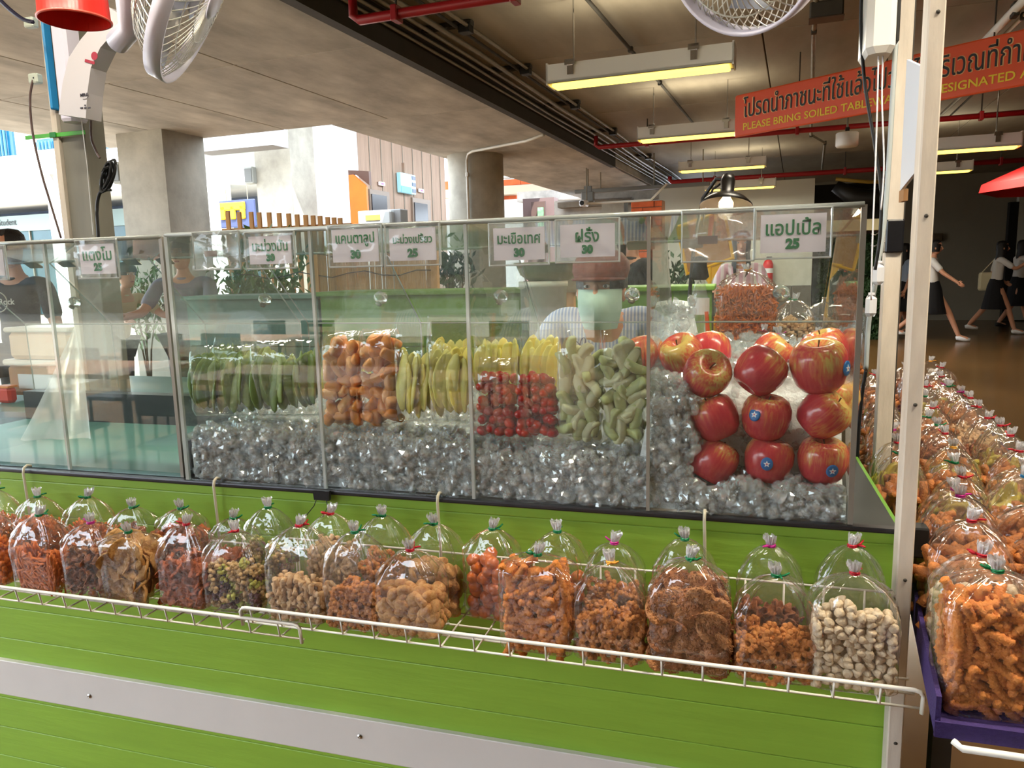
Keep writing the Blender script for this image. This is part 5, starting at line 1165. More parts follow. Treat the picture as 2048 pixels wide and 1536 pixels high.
    if sleeve >= 1:
        for i in range(2): J['Y%d' % i] = J['E%d' % i].lerp(J['W%d' % i], .85); Rd['Y%d' % i] = .038; E_.append(('X%d' % i, 'Y%d' % i)); keep.add('Y%d' % i)
        names = list(J)
    tp = link('shirt', sk(keep, 1.14, 'shirt', top), t)
    MB().tube([J['nck'].lerp(J['shc'], .45)+Vector((.056*k*math.cos(a), .056*k*math.sin(a)+.006, .008*math.sin(a))) for a in [q*PI/8 for q in range(17)]], .011*k, 6, False).build('collar', top, t, True)
    if legs and skirt:
        mb = MB(); n = 40; lv = [(.12, 1.04), (.135, .98), (.155, .9), (.17, .75), (.19, .6), (.205, .48), (.2, .475)]
        for i, (r, z) in enumerate(lv):
            for q in range(n):
                a = 2*PI*q/n; rr = r*(1+.05*math.sin(q*2.5)*(i/6)); mb.v.append((rr*k*math.cos(a), rr*k*.85*math.sin(a)*(1+abs(stride)*.5*i/6), z*k))
        for i in range(len(lv)-1):
            for q in range(n): mb.f.append((i*n+q, i*n+(q+1) % n, (i+1)*n+(q+1) % n, (i+1)*n+q))
        mb.build('skirt', bottom, t, True)
    elif legs:
        link('trousers', sk({'pel', 'H0', 'H1', 'K0', 'K1', 'F0', 'F1'}, 1.16, 'trousers', bottom), t)
    if legs and shoes:
        for i in range(2):
            f = J['F%d' % i]; dz = f.z-.085*k
            MB().tube([f+Vector((0, .045*k, -.03*k)), f+Vector((0, 0, -.02*k)), f+Vector((0, -.08*k, -.04*k)), f+Vector((0, -.17*k, -.052*k))], [.03*k, .048*k, .04*k, .026*k], 12).build('shoe', shoes, t, True)
    if hair:
        hb = MB(); n = 24
        lv = [(0, .128), (.05, .118), (.075, .085), (.084, .04), (.084, 0), (.08, -.04), (.075, -.08)]
        if hair == 'long': lv += [(.082, -.14), (.085, -.2), (.08, -.28), (.05, -.34)]
        if hair == 'short': lv = lv[:5]
        vs = []
        for i, (r, z) in enumerate(lv):
            for q in range(n+1):
                a = (-60+300*q/n)*PI/180 if i > 2 else 2*PI*q/n-PI/3
                rr = r*(1+.05*math.sin(q*3.1+i)); vs.append((rr*k*math.cos(a), (rr*1.18*math.sin(a)+.012)*k, z*k))
        hb.add(vs, [(i*(n+1)+q, i*(n+1)+q+1, (i+1)*(n+1)+q+1, (i+1)*(n+1)+q) for i in range(len(lv)-1) for q in range(n)], Mh)
        if hair == 'pony': hb.tube([Vector((0, .08*k, .07*k)), Vector((0, .13*k, .05*k)), Vector((0, .14*k, -.06*k)), Vector((0, .11*k, -.2*k))], [.02*k, .035*k, .04*k, .012*k], 10, M=Mh)
        hb.build('hair', hair_m, t, True)
    return t, J, Mh, k, hc
white_sh = cloth('white_blouse', (226, 224, 222)); black_sk = cloth('black_skirt', (20, 20, 24)); sneaker = mat('sneaker', (230, 230, 232), .5); blk_shoe = mat('black_shoe', (20, 18, 18), .4)
def at_floor(x, y): p = WZ(x, y, 0); return (p.x, p.y, 0)
def bag_on(t, J, i, m, k):
    p = J['P%d' % i]; MB().box(p.x-.05, p.x+.05, p.y-.16, p.y+.16, p.z-.02, p.z+.26, .03).build('tote', m, t); 
person('young woman in white blouse and black skirt striding right, half behind the thick post', at_floor(1858, 682), 1.25, 1.62, white_sh, black_sk, True, ((.7, .1), (-.6, .1)), .8, 'pony', shoes=sneaker, elbow=(.25, .3))
tw, Jw, _, kw, _ = person('woman in white blouse, black skirt and white sneakers carrying a cream shoulder bag', at_floor(1985, 668), 1.5, 1.6, white_sh, black_sk, True, ((.9, .0), (-.2, .05)), -.6, 'long', shoes=sneaker, elbow=(1.3, 1.2), lean=.08)
p = Jw['S1']+Vector((.02, .12, -.38))
MB().box(p.x-.04, p.x+.08, p.y-.17, p.y+.14, p.z-.16, p.z+.16, .03).build('shoulder_bag', mat('cream_bag', (222, 214, 180), .7), tw)
MB().tube([p+Vector((.03, -.1, .15)), Jw['S1']+Vector((.02, .0, .06)), p+Vector((.03, .1, .15))], .01, 6).build('bag_strap', mat('cream_bag'), tw)
person('woman in white blouse, black skirt and dark shoes at the right edge', at_floor(2028, 660), 1.7, 1.62, white_sh, black_sk, True, ((.8, .0), (.2, .05)), .5, 'long', shoes=blk_shoe, elbow=(1.2, 1.2), lean=.06)
person('figure in pale blue shirt and black skirt glimpsed between the two right posts', at_floor(1802, 672), -1.2, 1.6, cloth('pale_blue_shirt', (168, 186, 214)), black_sk, True, ((.1, .05), (.1, .05)), .3, 'long', shoes=blk_shoe)
# seller behind the case
ps = W(1208, 575, 2.3)
tS, JS, MhS, kS, hcS = person('seller in striped light blue shirt, brown flat cap and pale green face mask', (ps.x, 2.3, 0), .1, 1.5, cloth('striped_shirt', (166, 184, 222), ((226, 230, 240), 30)), cloth('dark_trousers', (50, 52, 60)), False, ((.5, .25), (.55, .2)), 0, 'short', female=True, shoes=blk_shoe, elbow=(.9, .9), head_turn=-.12, sleeve=1, hunch=.11, drop=(1.505-(ps.z)/(1.5/1.7)))
mk = MB(); n = 14; vs = []
for j, (z, o) in enumerate(((.0, .094), (-.03, .122), (-.06, .12), (-.1, .102), (-.13, .08))):
    for q in range(n+1):
        a = PI*1.07+PI*.86*(q/n); vs.append((.075*math.cos(a)*kS*(1-.12*(j >= 3)-.12*(j == 4)), (o+.0)*math.sin(a)*kS, z*kS))
mk.add(vs, [(i*(n+1)+q, i*(n+1)+q+1, (i+1)*(n+1)+q+1, (i+1)*(n+1)+q) for i in range(4) for q in range(n)], MhS)
mk.build('face_mask', mat('mask_green', (178, 206, 190), .8), tS, True)
for s in (-1, 1): MB().tube([Vector((s*.07*kS, -.02, -.0)), Vector((s*.078*kS, 0, .01))], .0015, 4, M=MhS).build('mask_loop', white_pvc, tS)
cp = MB(); vs = []; n = 28
for j, (r, z) in enumerate(((.086, .035), (.094, .06), (.092, .085), (.07, .115), (.035, .13), (0, .134))):
    for q in range(n): a = 2*PI*q/n; vs.append((r*kS*math.cos(a), r*1.22*kS*math.sin(a), (z+(.012*math.sin(a) if j < 3 else 0))*kS))
cp.add(vs, [(i*n+q, i*n+(q+1) % n, (i+1)*n+(q+1) % n, (i+1)*n+q) for i in range(5) for q in range(n)], MhS)
capm = mat('brown_plaid', (112, 58, 46), .8, var=.3, vscale=30, stretch=(1, 1, 4))
cp.build('flat_cap', capm, tS, True)
MB().lathe([(.0, .03), (.085*kS, .028*kS), (.088*kS, .034*kS), (0, .05*kS)], 28, MhS@Matrix.Translation((0, -.045*kS, 0)), sy=1.05).build('cap_peak', capm, tS, True)
bowp = JS['chs']+Vector((-.06, -.125, .05))
for a in (.4, 1.3, 2.4, 3.6, 4.6):
    MB().tube([bowp+Vector((.018*math.cos(a)+.016*math.cos(a)*math.cos(q)-.007*math.sin(a)*math.sin(q), 0, .018*math.sin(a)+.016*math.sin(a)*math.cos(q)+.007*math.cos(a)*math.sin(q))) for q in [j*PI/5 for j in range(11)]], .0016, 5, False).build('embroidered_petal', mat('embroidery_blue', (58, 74, 150), .7), tS)
# others behind the glass
pp = W(1482, 540, 7.0); person('long haired woman in pink striped blouse, far behind the big orange bag', (pp.x, 7.0, 0), 0, 1.6, cloth('pink_blouse', (222, 176, 196), ((240, 226, 234), 5)), black_sk, True, ((.5, .1), (.5, .1)), 0, 'long', shoes=blk_shoe, elbow=(1.0, 1.0))
pp = W(1264, 540, 5.2); person('dark haired person in black with a ponytail, seen beyond the seller', (pp.x, 5.2, 0), 2.6, 1.66, cloth('black_top', (24, 24, 28)), cloth('dark_trousers'), False, ((.1, .05), (.1, .05)), 0, 'pony', shoes=blk_shoe)
pm = W(36, 600, 3.6); tM, JM, MM, kM, hM = person('man in black T-shirt with round print behind the empty case', (pm.x, 3.6, 0), .15, 1.63, cloth('black_tshirt', (40, 44, 56)), cloth('dark_trousers'), False, ((.1, .15), (.1, .15)), 0, 'short', female=False, shoes=blk_shoe)
c_ = JM['chs']+Vector((-.02, -.135, .03)); pr2 = mat('shirt_print', (206, 206, 200), .7)
MB().tube([c_+Vector((.06*math.cos(a), 0, .06*math.sin(a))) for a in [q*PI/12 for q in range(25)]], .0035, 5, False).build('round_print', pr2, tM)
lettering('Hard Rock', .05, pr2, tM, c_+Vector((0, -.004, 0)), bold=.0008); lettering('MALA', .016, pr2, tM, c_+Vector((0, -.004, -.035)))
pm = W(368, 560, 4.6); tH, JH, MH, kH, hH = person('person in a grey shirt and green hat seen through the joint between the two cases', (pm.x, 4.6, 0), .3, 1.6, cloth('mauve_shirt', (136, 132, 150)), cloth('dark_trousers'), False, ((.7, .1), (.7, .1)), 0, 'short', female=False, shoes=blk_shoe, elbow=(.8, .8))
MB().lathe([(.15*kH, .035*kH), (.14*kH, .05*kH), (.095*kH, .06*kH), (.085*kH, .13*kH), (0, .15*kH)], 24, MH, sy=1.1).build('hat', cloth('green_hat', (64, 92, 84)), tH, True)
pm = W(226, 640, 5.2); tC, JC, MC, kC, hC = person('person in a cream shirt and dark cap bending forward beyond the empty case', (pm.x, 5.2, 0), 1.3, 1.45, cloth('cream_shirt', (206, 196, 164)), cloth('dark_trousers'), False, ((.9, .1), (.9, .1)), 0, 'short', female=False, shoes=blk_shoe, elbow=(.6, .6), lean=.5)
MB().lathe([(.09*kC, .03*kC), (.09*kC, .06*kC), (.06*kC, .12*kC), (0, .135*kC)], 20, MC, sy=1.2).build('cap', cloth('dark_cap', (58, 70, 66)), tC, True)
# ---------------------------------------------------------------- bags of cut fruit standing in the ice
def lump(w, h, L, ex, bend, rg):
    mb = MB(); mb.ball((0, 0, 0), (1, 1, 1), 14); o = []
    for x, y, z in mb.v:
        x, y, z = (math.copysign(abs(c)**ex, c) for c in (x, y, z)); x *= w; o.append((x, y*L, z*h-bend*x*x+rg.uniform(-.0006, .0006)))
    mb.v = o; return mb
def f_mango(rg):
    mb = MB(); L = rg.uniform(.05, .058); mb.ball((0, 0, 0), (.0165, .0048, L), 14)
    mb.v = [(x+.10*z*z/L*1.2, y+.004*math.sin(z*40), z) for x, y, z in mb.v]; return mb
def f_melon(rg): return lump(rg.uniform(.017, .025), rg.uniform(.008, .011), rg.uniform(.009, .012), .55, 12, rg)
def f_guava(rg): return lump(rg.uniform(.019, .026), rg.uniform(.007, .0095), rg.uniform(.009, .013), .6, 10, rg)
def f_tomato(rg): return MB().ball((0, 0, 0), (.0095, .0095, .0125), 12)
FR = {'green mango': (f_mango, [mat('mango_green', (112, 136, 62), .35, var=.2, vscale=30), mat('mango_green_pale', (140, 160, 84), .35, var=.2, vscale=30)], 'fruit_slice'),
      'yellow mango': (f_mango, [mat('mango_yellow', (236, 216, 92), .35, var=.12, vscale=25), mat('mango_lemon', (222, 214, 110), .35, var=.12, vscale=25)], 'fruit_slice'),
      'melon': (f_melon, [mat('melon_orange', (238, 150, 70), .35, var=.15, vscale=40, sub=.1), mat('melon_pale', (244, 176, 112), .35, var=.12, vscale=40, sub=.1)], 'melon_chunk'),
      'tomato': (f_tomato, [mat('tomato_red', (190, 24, 20), .15, var=.2, vscale=40, coat=.3), mat('tomato_orange', (206, 52, 26), .15, var=.2, vscale=40, coat=.3)], 'cherry_tomato'),
      'guava': (f_guava, [mat('guava_pale', (216, 218, 178), .45, var=.08, vscale=50), mat('guava_green', (192, 202, 142), .4, var=.1, vscale=50)], 'guava_wedge')}
FV = {}
def fruit_bag(px0, px1, pyt, pyb, Y, kind, label, seed, topy=None, dense=1.0):
    a, b = W(px0, pyb, Y), W(px1, pyb, Y); zt = W((px0+px1)/2, pyt, Y).z; ztop = W((px0+px1)/2, topy or pyt-25, Y).z
    w = b.x-a.x; h = zt-a.z; H_ = ztop-a.z; d = .05; rg = random.Random(seed)
    t = thing('fruit_bag', label, 'fruit bag', ((a.x+b.x)/2, Y, a.z), 0, 'clear bags of cut fruit on the ice', rot=(rg.uniform(-.06, .02), 0, rg.uniform(-.1, .1)))
    if kind not in FV:
        f, ms, nm = FR[kind]; FV[kind] = [(f(rg)).mesh(nm, ms[i % 2], True) for i in range(6)]
    mb = MB(); n = 40
    for j in range(11):
        z = H_*j/10; wv = .9 if j == 0 else 1
        for q in range(n):
            an = 2*PI*q/n; ca, sa = math.cos(an), math.sin(an); x = math.copysign(abs(ca)**.3, ca)*w/2; y = math.copysign(abs(sa)**.4, sa)*d/2*(1 if z < h else max(.15, 1-(z-h)/max(.01, H_-h)*.9))
            e = .0022*noise.noise(Vector((ca*3+seed, sa*3, z*40)))
            mb.v.append((x*wv*(1+e*8), y*wv+e, z+(.004*noise.noise(Vector((q*.4, seed, 0))) if j == 10 else 0)))
    for j in range(10):
        for q in range(n): mb.f.append((j*n+q, j*n+(q+1) % n, (j+1)*n+(q+1) % n, (j+1)*n+q))
    mb.f.append(tuple(range(n-1, -1, -1))); mb.build('bag_film', bag_film, t, True)
    nm = FR[kind][2]
    if 'mango' in kind:
        m = max(4, int(w/.0125))
        for layer in (0, 1):
            for i in range(m):
                x = -w/2+.012+(w-.024)*i/(m-1); link(nm, rg.choice(FV[kind]), t, (x, -d/2+.012+layer*.02+rg.uniform(-.003, .003), h*.5+rg.uniform(-.006, .012)+layer*.01), (rg.uniform(-.08, .08), rg.uniform(-.22, .22), rg.uniform(-1.0, 1.0)))
    else:
        sx, sz = {'melon': (.024, .023), 'guava': (.024, .02), 'tomato': (.0165, .0185)}[kind]
        nx = max(2, round(w/sx)); nz = max(2, round(h/sz)); ny = 3 if kind == 'tomato' else 2
        for k in range(nz):
            for i in range(nx):
                for j in range(ny):
                    x = (i+.5+(.25 if k % 2 else -.1))/nx*w-w/2; x = max(-w/2+sx*.5, min(w/2-sx*.5, x+rg.uniform(-.3, .3)*sx)); y = (j+.5)/ny*(d-.006)-d/2+.003
                    z = max(sz*.5, (k+.5)*h/nz+rg.uniform(-.32, .32)*sz)
                    if z > h*(1.02-.15*(abs(x)/w)*2): continue
                    link(nm, rg.choice(FV[kind]), t, (x, y, z), (rg.uniform(-1.2, 1.2), rg.uniform(0, 6), rg.uniform(-1, 1)) if kind != 'tomato' else (rg.uniform(0, 3), rg.uniform(0, 3), 0))
    return t
YB = 1.315
fruit_bag(396, 516, 708, 828, YB+.02, 'green mango', 'bag of pale green mango slices at the left end of the ice', 1, 690)
fruit_bag(520, 640, 700, 826, YB+.02, 'green mango', 'second bag of green mango slices, just left of the melon divider', 2, 680)
fruit_bag(658, 728, 682, 842, YB, 'melon', 'left bag of orange cantaloupe chunks', 3, 662)
fruit_bag(731, 800, 672, 842, YB, 'melon', 'right bag of orange cantaloupe chunks, beside the yellow mango', 4, 658)
fruit_bag(801, 866, 705, 838, YB-.005, 'yellow mango', 'left bag of yellow mango slices next to the cantaloupe', 5, 648)
fruit_bag(868, 942, 690, 842, YB-.005, 'yellow mango', 'right bag of yellow mango slices against the divider', 6, 640)
fruit_bag(962, 1034, 745, 868, YB-.02, 'tomato', 'left bag of red cherry tomatoes', 7, 715)
fruit_bag(1037, 1116, 748, 870, YB-.02, 'tomato', 'right bag of red cherry tomatoes, beside the guava', 8, 712)
fruit_bag(1120, 1202, 690, 868, YB-.02, 'guava', 'left bag of pale green guava wedges', 9, 655)
fruit_bag(1208, 1288, 684, 870, YB-.02, 'guava', 'right bag of pale green guava wedges against the divider', 10, 660)
fruit_bag(655, 735, 700, 800, YB+.12, 'yellow mango', 'back row bag of yellow fruit behind the left cantaloupe bag', 11, 670)
fruit_bag(955, 1040, 690, 790, YB+.12, 'yellow mango', 'back row bag of yellow mango behind the left tomato bag', 12, 650)
fruit_bag(1045, 1120, 694, 790, YB+.12, 'yellow mango', 'back row bag of yellow mango behind the right tomato bag', 13, 660)
fruit_bag(860, 935, 690, 790, YB+.13, 'yellow mango', 'back row bag of yellow mango behind the right yellow bag', 14, 630)
fruit_bag(440, 520, 700, 800, YB+.14, 'green mango', 'back row bag of green mango at the left end', 15, 675)

# ---------------------------------------------------------------- inside and behind the stall
def wthing(name, label, cat, p): return thing(name, label, cat, p)
gb = mat('rear_green_board', (96, 140, 48), .5, var=.15, vscale=6, stretch=(.2, 1, 1))
def rear_board(label, x0, x1, yt, Y, m, n=1):
    a, b = W(x0, yt, Y), W(x1, yt, Y); t = thing('rear_counter', label, 'counter', (a.x, Y, 0)); w = b.x-a.x
    for k in range(5):
        h = a.z/5; MB().box(0, w, 0, .02, k*h+.002, (k+1)*h-.002, .002).build('board', m, t)
    MB().box(-.01, w+.01, -.03, .3, a.z-.001, a.z+.02, .004).build('ledge', m, t); MB().box(0, w, .02, .28, 0, a.z-.02).build('carcass', mat('carcass_dark', (50, 60, 40), .7), t)
rear_board('green boarded rear counter behind the seller', 640, 1424, 592, 3.3, gb)
rear_board('teal rear counter behind the green mango bags', 372, 636, 600, 3.35, mat('teal_counter', (84, 120, 108), .5, var=.1))
# reed screen with wires, picket fence on top
a, b = W(640, 640, 4.4), W(868, 482, 4.4); t = thing('reed_screen', 'brown reed screen with dark wavy wires behind the cantaloupe and yellow mango', 'screen', (a.x, 4.4, 0)); rg = random.Random(5)
mb = MB(); w = b.x-a.x; zt = b.z
for k in range(260):
    x = rg.uniform(0, w); z1 = zt-rg.uniform(0, .05); mb.tube([(x, rg.uniform(-.008, .008), .3), (x+rg.uniform(-.01, .01), 0, z1)], rg.uniform(.003, .005), 4, False)
tag(mb.build('reeds', mat('reed', (196, 160, 112), .8, var=.3, vscale=20, stretch=(1, 1, .05)), t), kind='stuff')
for k in range(5): MB().tube([(-.6+(w+.6)*i/12, -.014, zt-.06-.13*k+.02*math.sin(i*1.7+k)) for i in range(13)], .003, 4, False).build('wire', steel_dark, t)
MB().box(-.02, .02, -.02, .02, 0, zt).box(w-.02, w+.02, -.02, .02, 0, zt).build('stake', wood, t)
a, b = W(452, 450, 6.2), W(690, 452, 6.2); t = thing('picket_fence', 'row of raw wooden pickets with a rail, tops showing over the case', 'fence', (a.x, 6.2, 0)); w = b.x-a.x
pk = [(455, 423), (478, 424), (502, 424), (518, 425), (538, 425), (558, 426), (577, 427), (594, 429), (611, 430), (626, 431), (640, 432), (655, 434), (668, 435), (680, 436)]
me = MB().box(-.022, .022, -.01, .01, -1.5, 0, .003).mesh('picket', wood)
for x, y in pk: p = W(x, y, 6.18); link('picket', me, t, (p.x-a.x, -.02, p.z))
z0 = W(570, 452, 6.2).z; MB().box(-.05, w+.05, 0, .03, z0-.06, z0).build('rail', wood, t); MB().box(-.05, w+.05, 0, .03, .4, .46).build('rail', wood, t)
for x in (0, w): MB().box(x-.03, x+.03, .03, .09, 0, z0).build('fence_post', wood, t)
# plants behind the left half
def bush(name, label, x, y, Y, r, n, m, seed):
    p = W(x, y, Y); t = thing(name, label, 'plant', (p.x, Y, 0)); rg = random.Random(seed); mb = MB()
    for k in range(n):
        d = Vector((rg.gauss(0, 1), rg.gauss(0, .7), rg.gauss(0, 1.3)))*r*.5; s_ = rg.uniform(.025, .06)
        mb.add([(0, 0, -s_), (s_*.4, .005, 0), (0, 0, s_), (-s_*.4, .005, 0)], [(0, 1, 2), (0, 2, 3)], Matrix.Translation(Vector((0, 0, p.z))+d)@Euler((rg.uniform(-1, 1), rg.uniform(-1, 1), rg.uniform(0, 6))).to_matrix().to_4x4())
    tag(mb.build('foliage', m, t), kind='stuff')
    for k in range(5): a_ = rg.uniform(0, 6); MB().tube([(0, 0, .25), (.04*math.cos(a_), .04*math.sin(a_), p.z*.6), (r*.5*math.cos(a_), r*.3*math.sin(a_), p.z)], [.012, .008, .003], 5).build('stem', mat('stem_brown', (88, 74, 50), .8), t)
    MB().lathe([(0, 0), (.13, 0), (.17, .26), (.16, .26), (.13, .22), (0, .22)], 20).build('pot', mat('terracotta', (150, 90, 60), .8), t, True)
lf = mat('leaf_green', (86, 122, 52), .5, var=.4, vscale=4); lf2 = mat('leaf_dark', (44, 72, 44), .5, var=.4, vscale=4)
bush('shrub', 'loose green shrub beyond the left case, right of the grey post', 285, 610, 5.95, .32, 400, lf, 1)
bush('shrub', 'green shrub behind the mauve shirted person', 560, 590, 5.6, .3, 500, lf, 2)
bush('shrub', 'yellow green shrub directly behind the mango price card', 488, 580, 4.9, .25, 350, lf, 3)
bush('shrub', 'dark potted plant left of the yellow framed board', 1340, 600, 6.0, .28, 400, lf2, 4)
bush('shrub', 'dry dark plant hanging by the round column', 905, 540, 5.5, .18, 200, lf2, 5)
# buckets
p = W(1088, 655, 2.6); t = thing('bucket', 'white plastic bucket with a tomato label, left of the seller', 'bucket', (p.x, 2.6, .86)); zt = W(1088, 562, 2.6).z-.86; r = (W(1132, 600, 2.6).x-W(1042, 600, 2.6).x)/2
MB().lathe([(0, 0), (r*.86, 0), (r*.9, .01), (r, zt-.02), (r*1.06, zt-.02), (r*1.06, zt), (r*.96, zt), (r*.85, .02), (0, .02)], 32).build('body', mat('bucket_white', (206, 212, 196), .4, sub=.1), t, True)
lb = MB(); n = 8
for j in (0, 1):
    for q in range(n+1): a_ = -PI/2+(-.1+1.0*q/n); rr = r*(.94+.05*j)+.002; lb.v.append((rr*math.cos(a_), rr*math.sin(a_), zt*(.2+.42*j)))
for q in range(n): lb.f.append((q, q+1, q+n+2, q+n+1))
lb.build('label_sheet', mat('label_pale', (214, 190, 176), .6), t)
lr = mat('label_red', (196, 40, 36), .5)
for (a_, z_, s_) in ((-1.6, .5, .016), (-1.45, .42, .018), (-1.62, .34, .02), (-1.4, .3, .017)): MB().ball((r*.97*math.cos(a_), r*.97*math.sin(a_), zt*z_), (s_, .005, s_), 8).build('printed_tomato', lr, t, True)
MB().box(r*.97*math.cos(-1.05)-.028, r*.97*math.cos(-1.05)+.02, r*.99*math.sin(-1.05)-.012, r*.99*math.sin(-1.05)-.004, zt*.5, zt*.62).build('red_badge', lr, t)
t2 = thing('stool', 'wooden stand under the white bucket', 'stand', (p.x, 2.6, 0)); MB().box(-.2, .2, -.18, .18, .83, .858, .004).build('top', wood, t2)
for sx in (-1, 1):
    for sy in (-1, 1): MB().box(sx*.17-.015, sx*.17+.015, sy*.15-.015, sy*.15+.015, 0, .83).build('leg', wood, t2)
q = W(1098, 545, 2.6); t = thing('basin', 'olive grey basin resting on the rim of the white bucket', 'basin', (p.x+.02, 2.6, .862+zt)); 
MB().lathe([(0, .0), (.07, .0), (.1, .02), (.115, .055), (.12, .06), (.11, .06), (.09, .03), (0, .02)], 30, sx=1.0).build('bowl', mat('olive_basin', (136, 138, 108), .5), t, True); MB().tube([(.12*math.cos(a_), .12*math.sin(a_), .06) for a_ in [k*PI/16 for k in range(33)]], .004, 6, False).build('rim', mat('olive_basin'), t, True)
q = W(1135, 552, 2.75); t = thing('jug', 'greyish rounded jar beside the basin, left of the seller', 'jar', (q.x, 2.78, q.z-.06)); MB().lathe([(0, 0), (.05, 0), (.062, .03), (.06, .075), (.03, .1), (0, .102)], 24).build('body', mat('grey_jar', (176, 170, 148), .4), t, True); MB().lathe([(.03, .1), (.032, .11), (0, .112)], 20).build('lid', mat('grey_jar'), t, True)
MB().box(-.02, .02, -.02, .02, -(q.z-.06), 0).build('stem', wood, t)
a, b = W(1132, 592, 3.1), W(1205, 556, 3.1); t = thing('notice', 'white notice with red Thai heading and small black English words, behind the seller', 'sign', (a.x, 3.1, a.z)); MB().box(0, b.x-a.x, 0, .006, 0, b.z-a.z).build('sheet', white_pvc, t)
lettering('งดดอาหาร', .034, lr, t, ((b.x-a.x)/2, -.002, (b.z-a.z)*.7), bold=.0008); lettering('Reuse and clean', .02, black, t, ((b.x-a.x)/2, -.002, (b.z-a.z)*.25))
for x in (.02, b.x-a.x-.02): MB().box(x-.006, x+.006, .006, .014, -a.z, 0).build('stick', wood, t)
# yellow framed board
c0, c1, c2 = W(1356, 455, 5), W(1374, 548, 5), W(1466, 516, 5); c3 = c0+(c2-c1)
t = thing('framed_board', 'tilted brown board in a bright yellow tube frame on a yellow stand', 'board', (c1.x, 5, 0)); o_ = Vector((c1.x, 5, 0)); ym = mat('yellow_tube', (238, 184, 24), .4)
cs = [c0-o_, c1-o_, c2-o_, c3-o_]
MB().tube(cs+[cs[0]], .014, 8).build('frame', ym, t); MB().add([v+Vector((0, .01, 0)) for v in cs]+[v+Vector((0, .02, 0)) for v in cs], [(0, 1, 2, 3), (7, 6, 5, 4), (0, 4, 5, 1), (1, 5, 6, 2), (2, 6, 7, 3), (3, 7, 4, 0)]).build('panel', mat('board_brown', (170, 128, 80), .7), t)
pb = (c1+c2)/2-o_; MB().tube([pb, pb+Vector((0, 0, -.12)), (pb.x+.02, 0, .0)], .012, 8).build('stand', ym, t); MB().add([pb+Vector((-.08, 0, -.01)), pb+Vector((.08, 0, .03)), pb+Vector((0, 0, -.12)), pb+Vector((-.08, .01, -.01)), pb+Vector((.08, .01, .03)), pb+Vector((0, .01, -.12))], [(0, 2, 1), (3, 4, 5), (0, 1, 4, 3), (1, 2, 5, 4), (2, 0, 3, 5)]).build('gusset', ym, t)
MB().tube([pb+Vector((.02, 0, -.45)), pb+Vector((.06, 0, -.28)), pb+Vector((.14, 0, -.2)), pb+Vector((.2, 0, -.19))], .014, 8).build('hook_arm', ym, t, True)
# fire extinguisher on the partition
p = B(1536, 540, 13.85); t = bthing('fire_extinguisher', 'small red fire extinguisher on the tan wall behind the case', 'fire extinguisher', (p.x, 13.85, p.z)); MB().lathe([(0, -.22), (.08, -.22), (.085, -.2), (.085, .1), (.06, .16), (.02, .18), (0, .18)], 16).build('cylinder', mat('extinguisher_red', (190, 24, 34), .3), t, True); MB().box(-.03, .06, -.02, .02, .18, .23).build('valve', black, t); MB().lathe([(.086, -.05), (.086, .03)], 16).build('label_band', white_pvc, t)
# table behind the case with the big bag, bottle, jar and bagged heap
t = thing('table', 'low table behind the case carrying the snack heap', 'table', (.05, 2.3, 0)); MB().box(-.14, .19, -.4, .5, .97, 1.0, .005).build('tabletop', wood, t)
for x in (-.11, .15):
    for y in (-.35, .45): MB().box(x-.02, x+.02, y-.02, y+.02, 0, .97).build('leg', wood, t)
p = W(1490, 690, 2.2)
snack_bag('very big clear bag bulging with shredded orange snack, behind the apples', p.x, 2.2, 1.0, .155, .11, .33, .27, 'stick', 'gold', 41, .1, False, 'clear bags behind the case')
for i, (x, Y, z, kind, col, lb, w) in enumerate(((1590, 2.15, 1.09, 'bone', 'green', 'bag of pale biscuits topping the heap behind the apples', .1), (1560, 2.02, 1.0, 'bone', 'pink', 'bag with pink ribbon at the foot of the heap behind the apples', .12), (1640, 2.0, 1.0, 'bone', 'pink', 'bag with pink ribbon at the right of the heap behind the apples', .12), (1600, 2.32, 1.0, 'crinkle', 'green', 'bag hidden low at the back of the heap', .12), (1675, 2.25, 1.0, 'roll', 'green', 'bag with green ribbon under the clear jar lid', .12), (1530, 2.1, 1.0, 'roll', 'red', 'bag with red ribbon just right of the big orange bag', .1))):
    p = W(x, 600, Y); snack_bag('clear '+lb, p.x, Y, z+(0 if z < 1.05 else .0), w, .09, .17 if z < 1.05 else .16, .1, kind, col, 50+i, .2*i, False, 'clear bags behind the case')
p = W(1672, 620, 2.42); t = thing('jar', 'clear ribbed plastic tub with a domed lid at the back right of the case', 'jar', (p.x, 2.42, 1.0)); hz = W(1672, 632, 2.42).z-1
cj = film('clear_jar', haze=.1, gloss=.1, rough=.05)
MB().lathe([(0, 0), (.08, 0), (.085, hz)], 28).build('tub', cj, t, True); MB().lathe([(.092, hz), (.092, hz+.012), (.06, hz+.035), (.042, hz+.04), (.04, hz+.055), (0, hz+.056)], 36, None, .02, 18).build('lid', cj, t, True)
p = W(1398, 680, 2.6); t = thing('bottle', 'clear water bottle with a black top standing behind the last divider', 'bottle', (p.x, 2.6, 1.0)); zt = W(1398, 560, 2.6).z-1
MB().lathe([(0, 0), (.03, 0), (.032, .01), (.03, zt*.6), (.032, zt*.75), (.014, zt)], 20).build('body', cj, t, True); MB().lathe([(.02, zt), (.03, zt+.01), (.022, zt+.05), (.026, zt+.075), (0, zt+.08)], 16).build('pump_top', black, t, True)
MB().lathe([(.0325, zt*.62), (.0325, zt*.8)], 20).build('label_band', white_pvc, t)
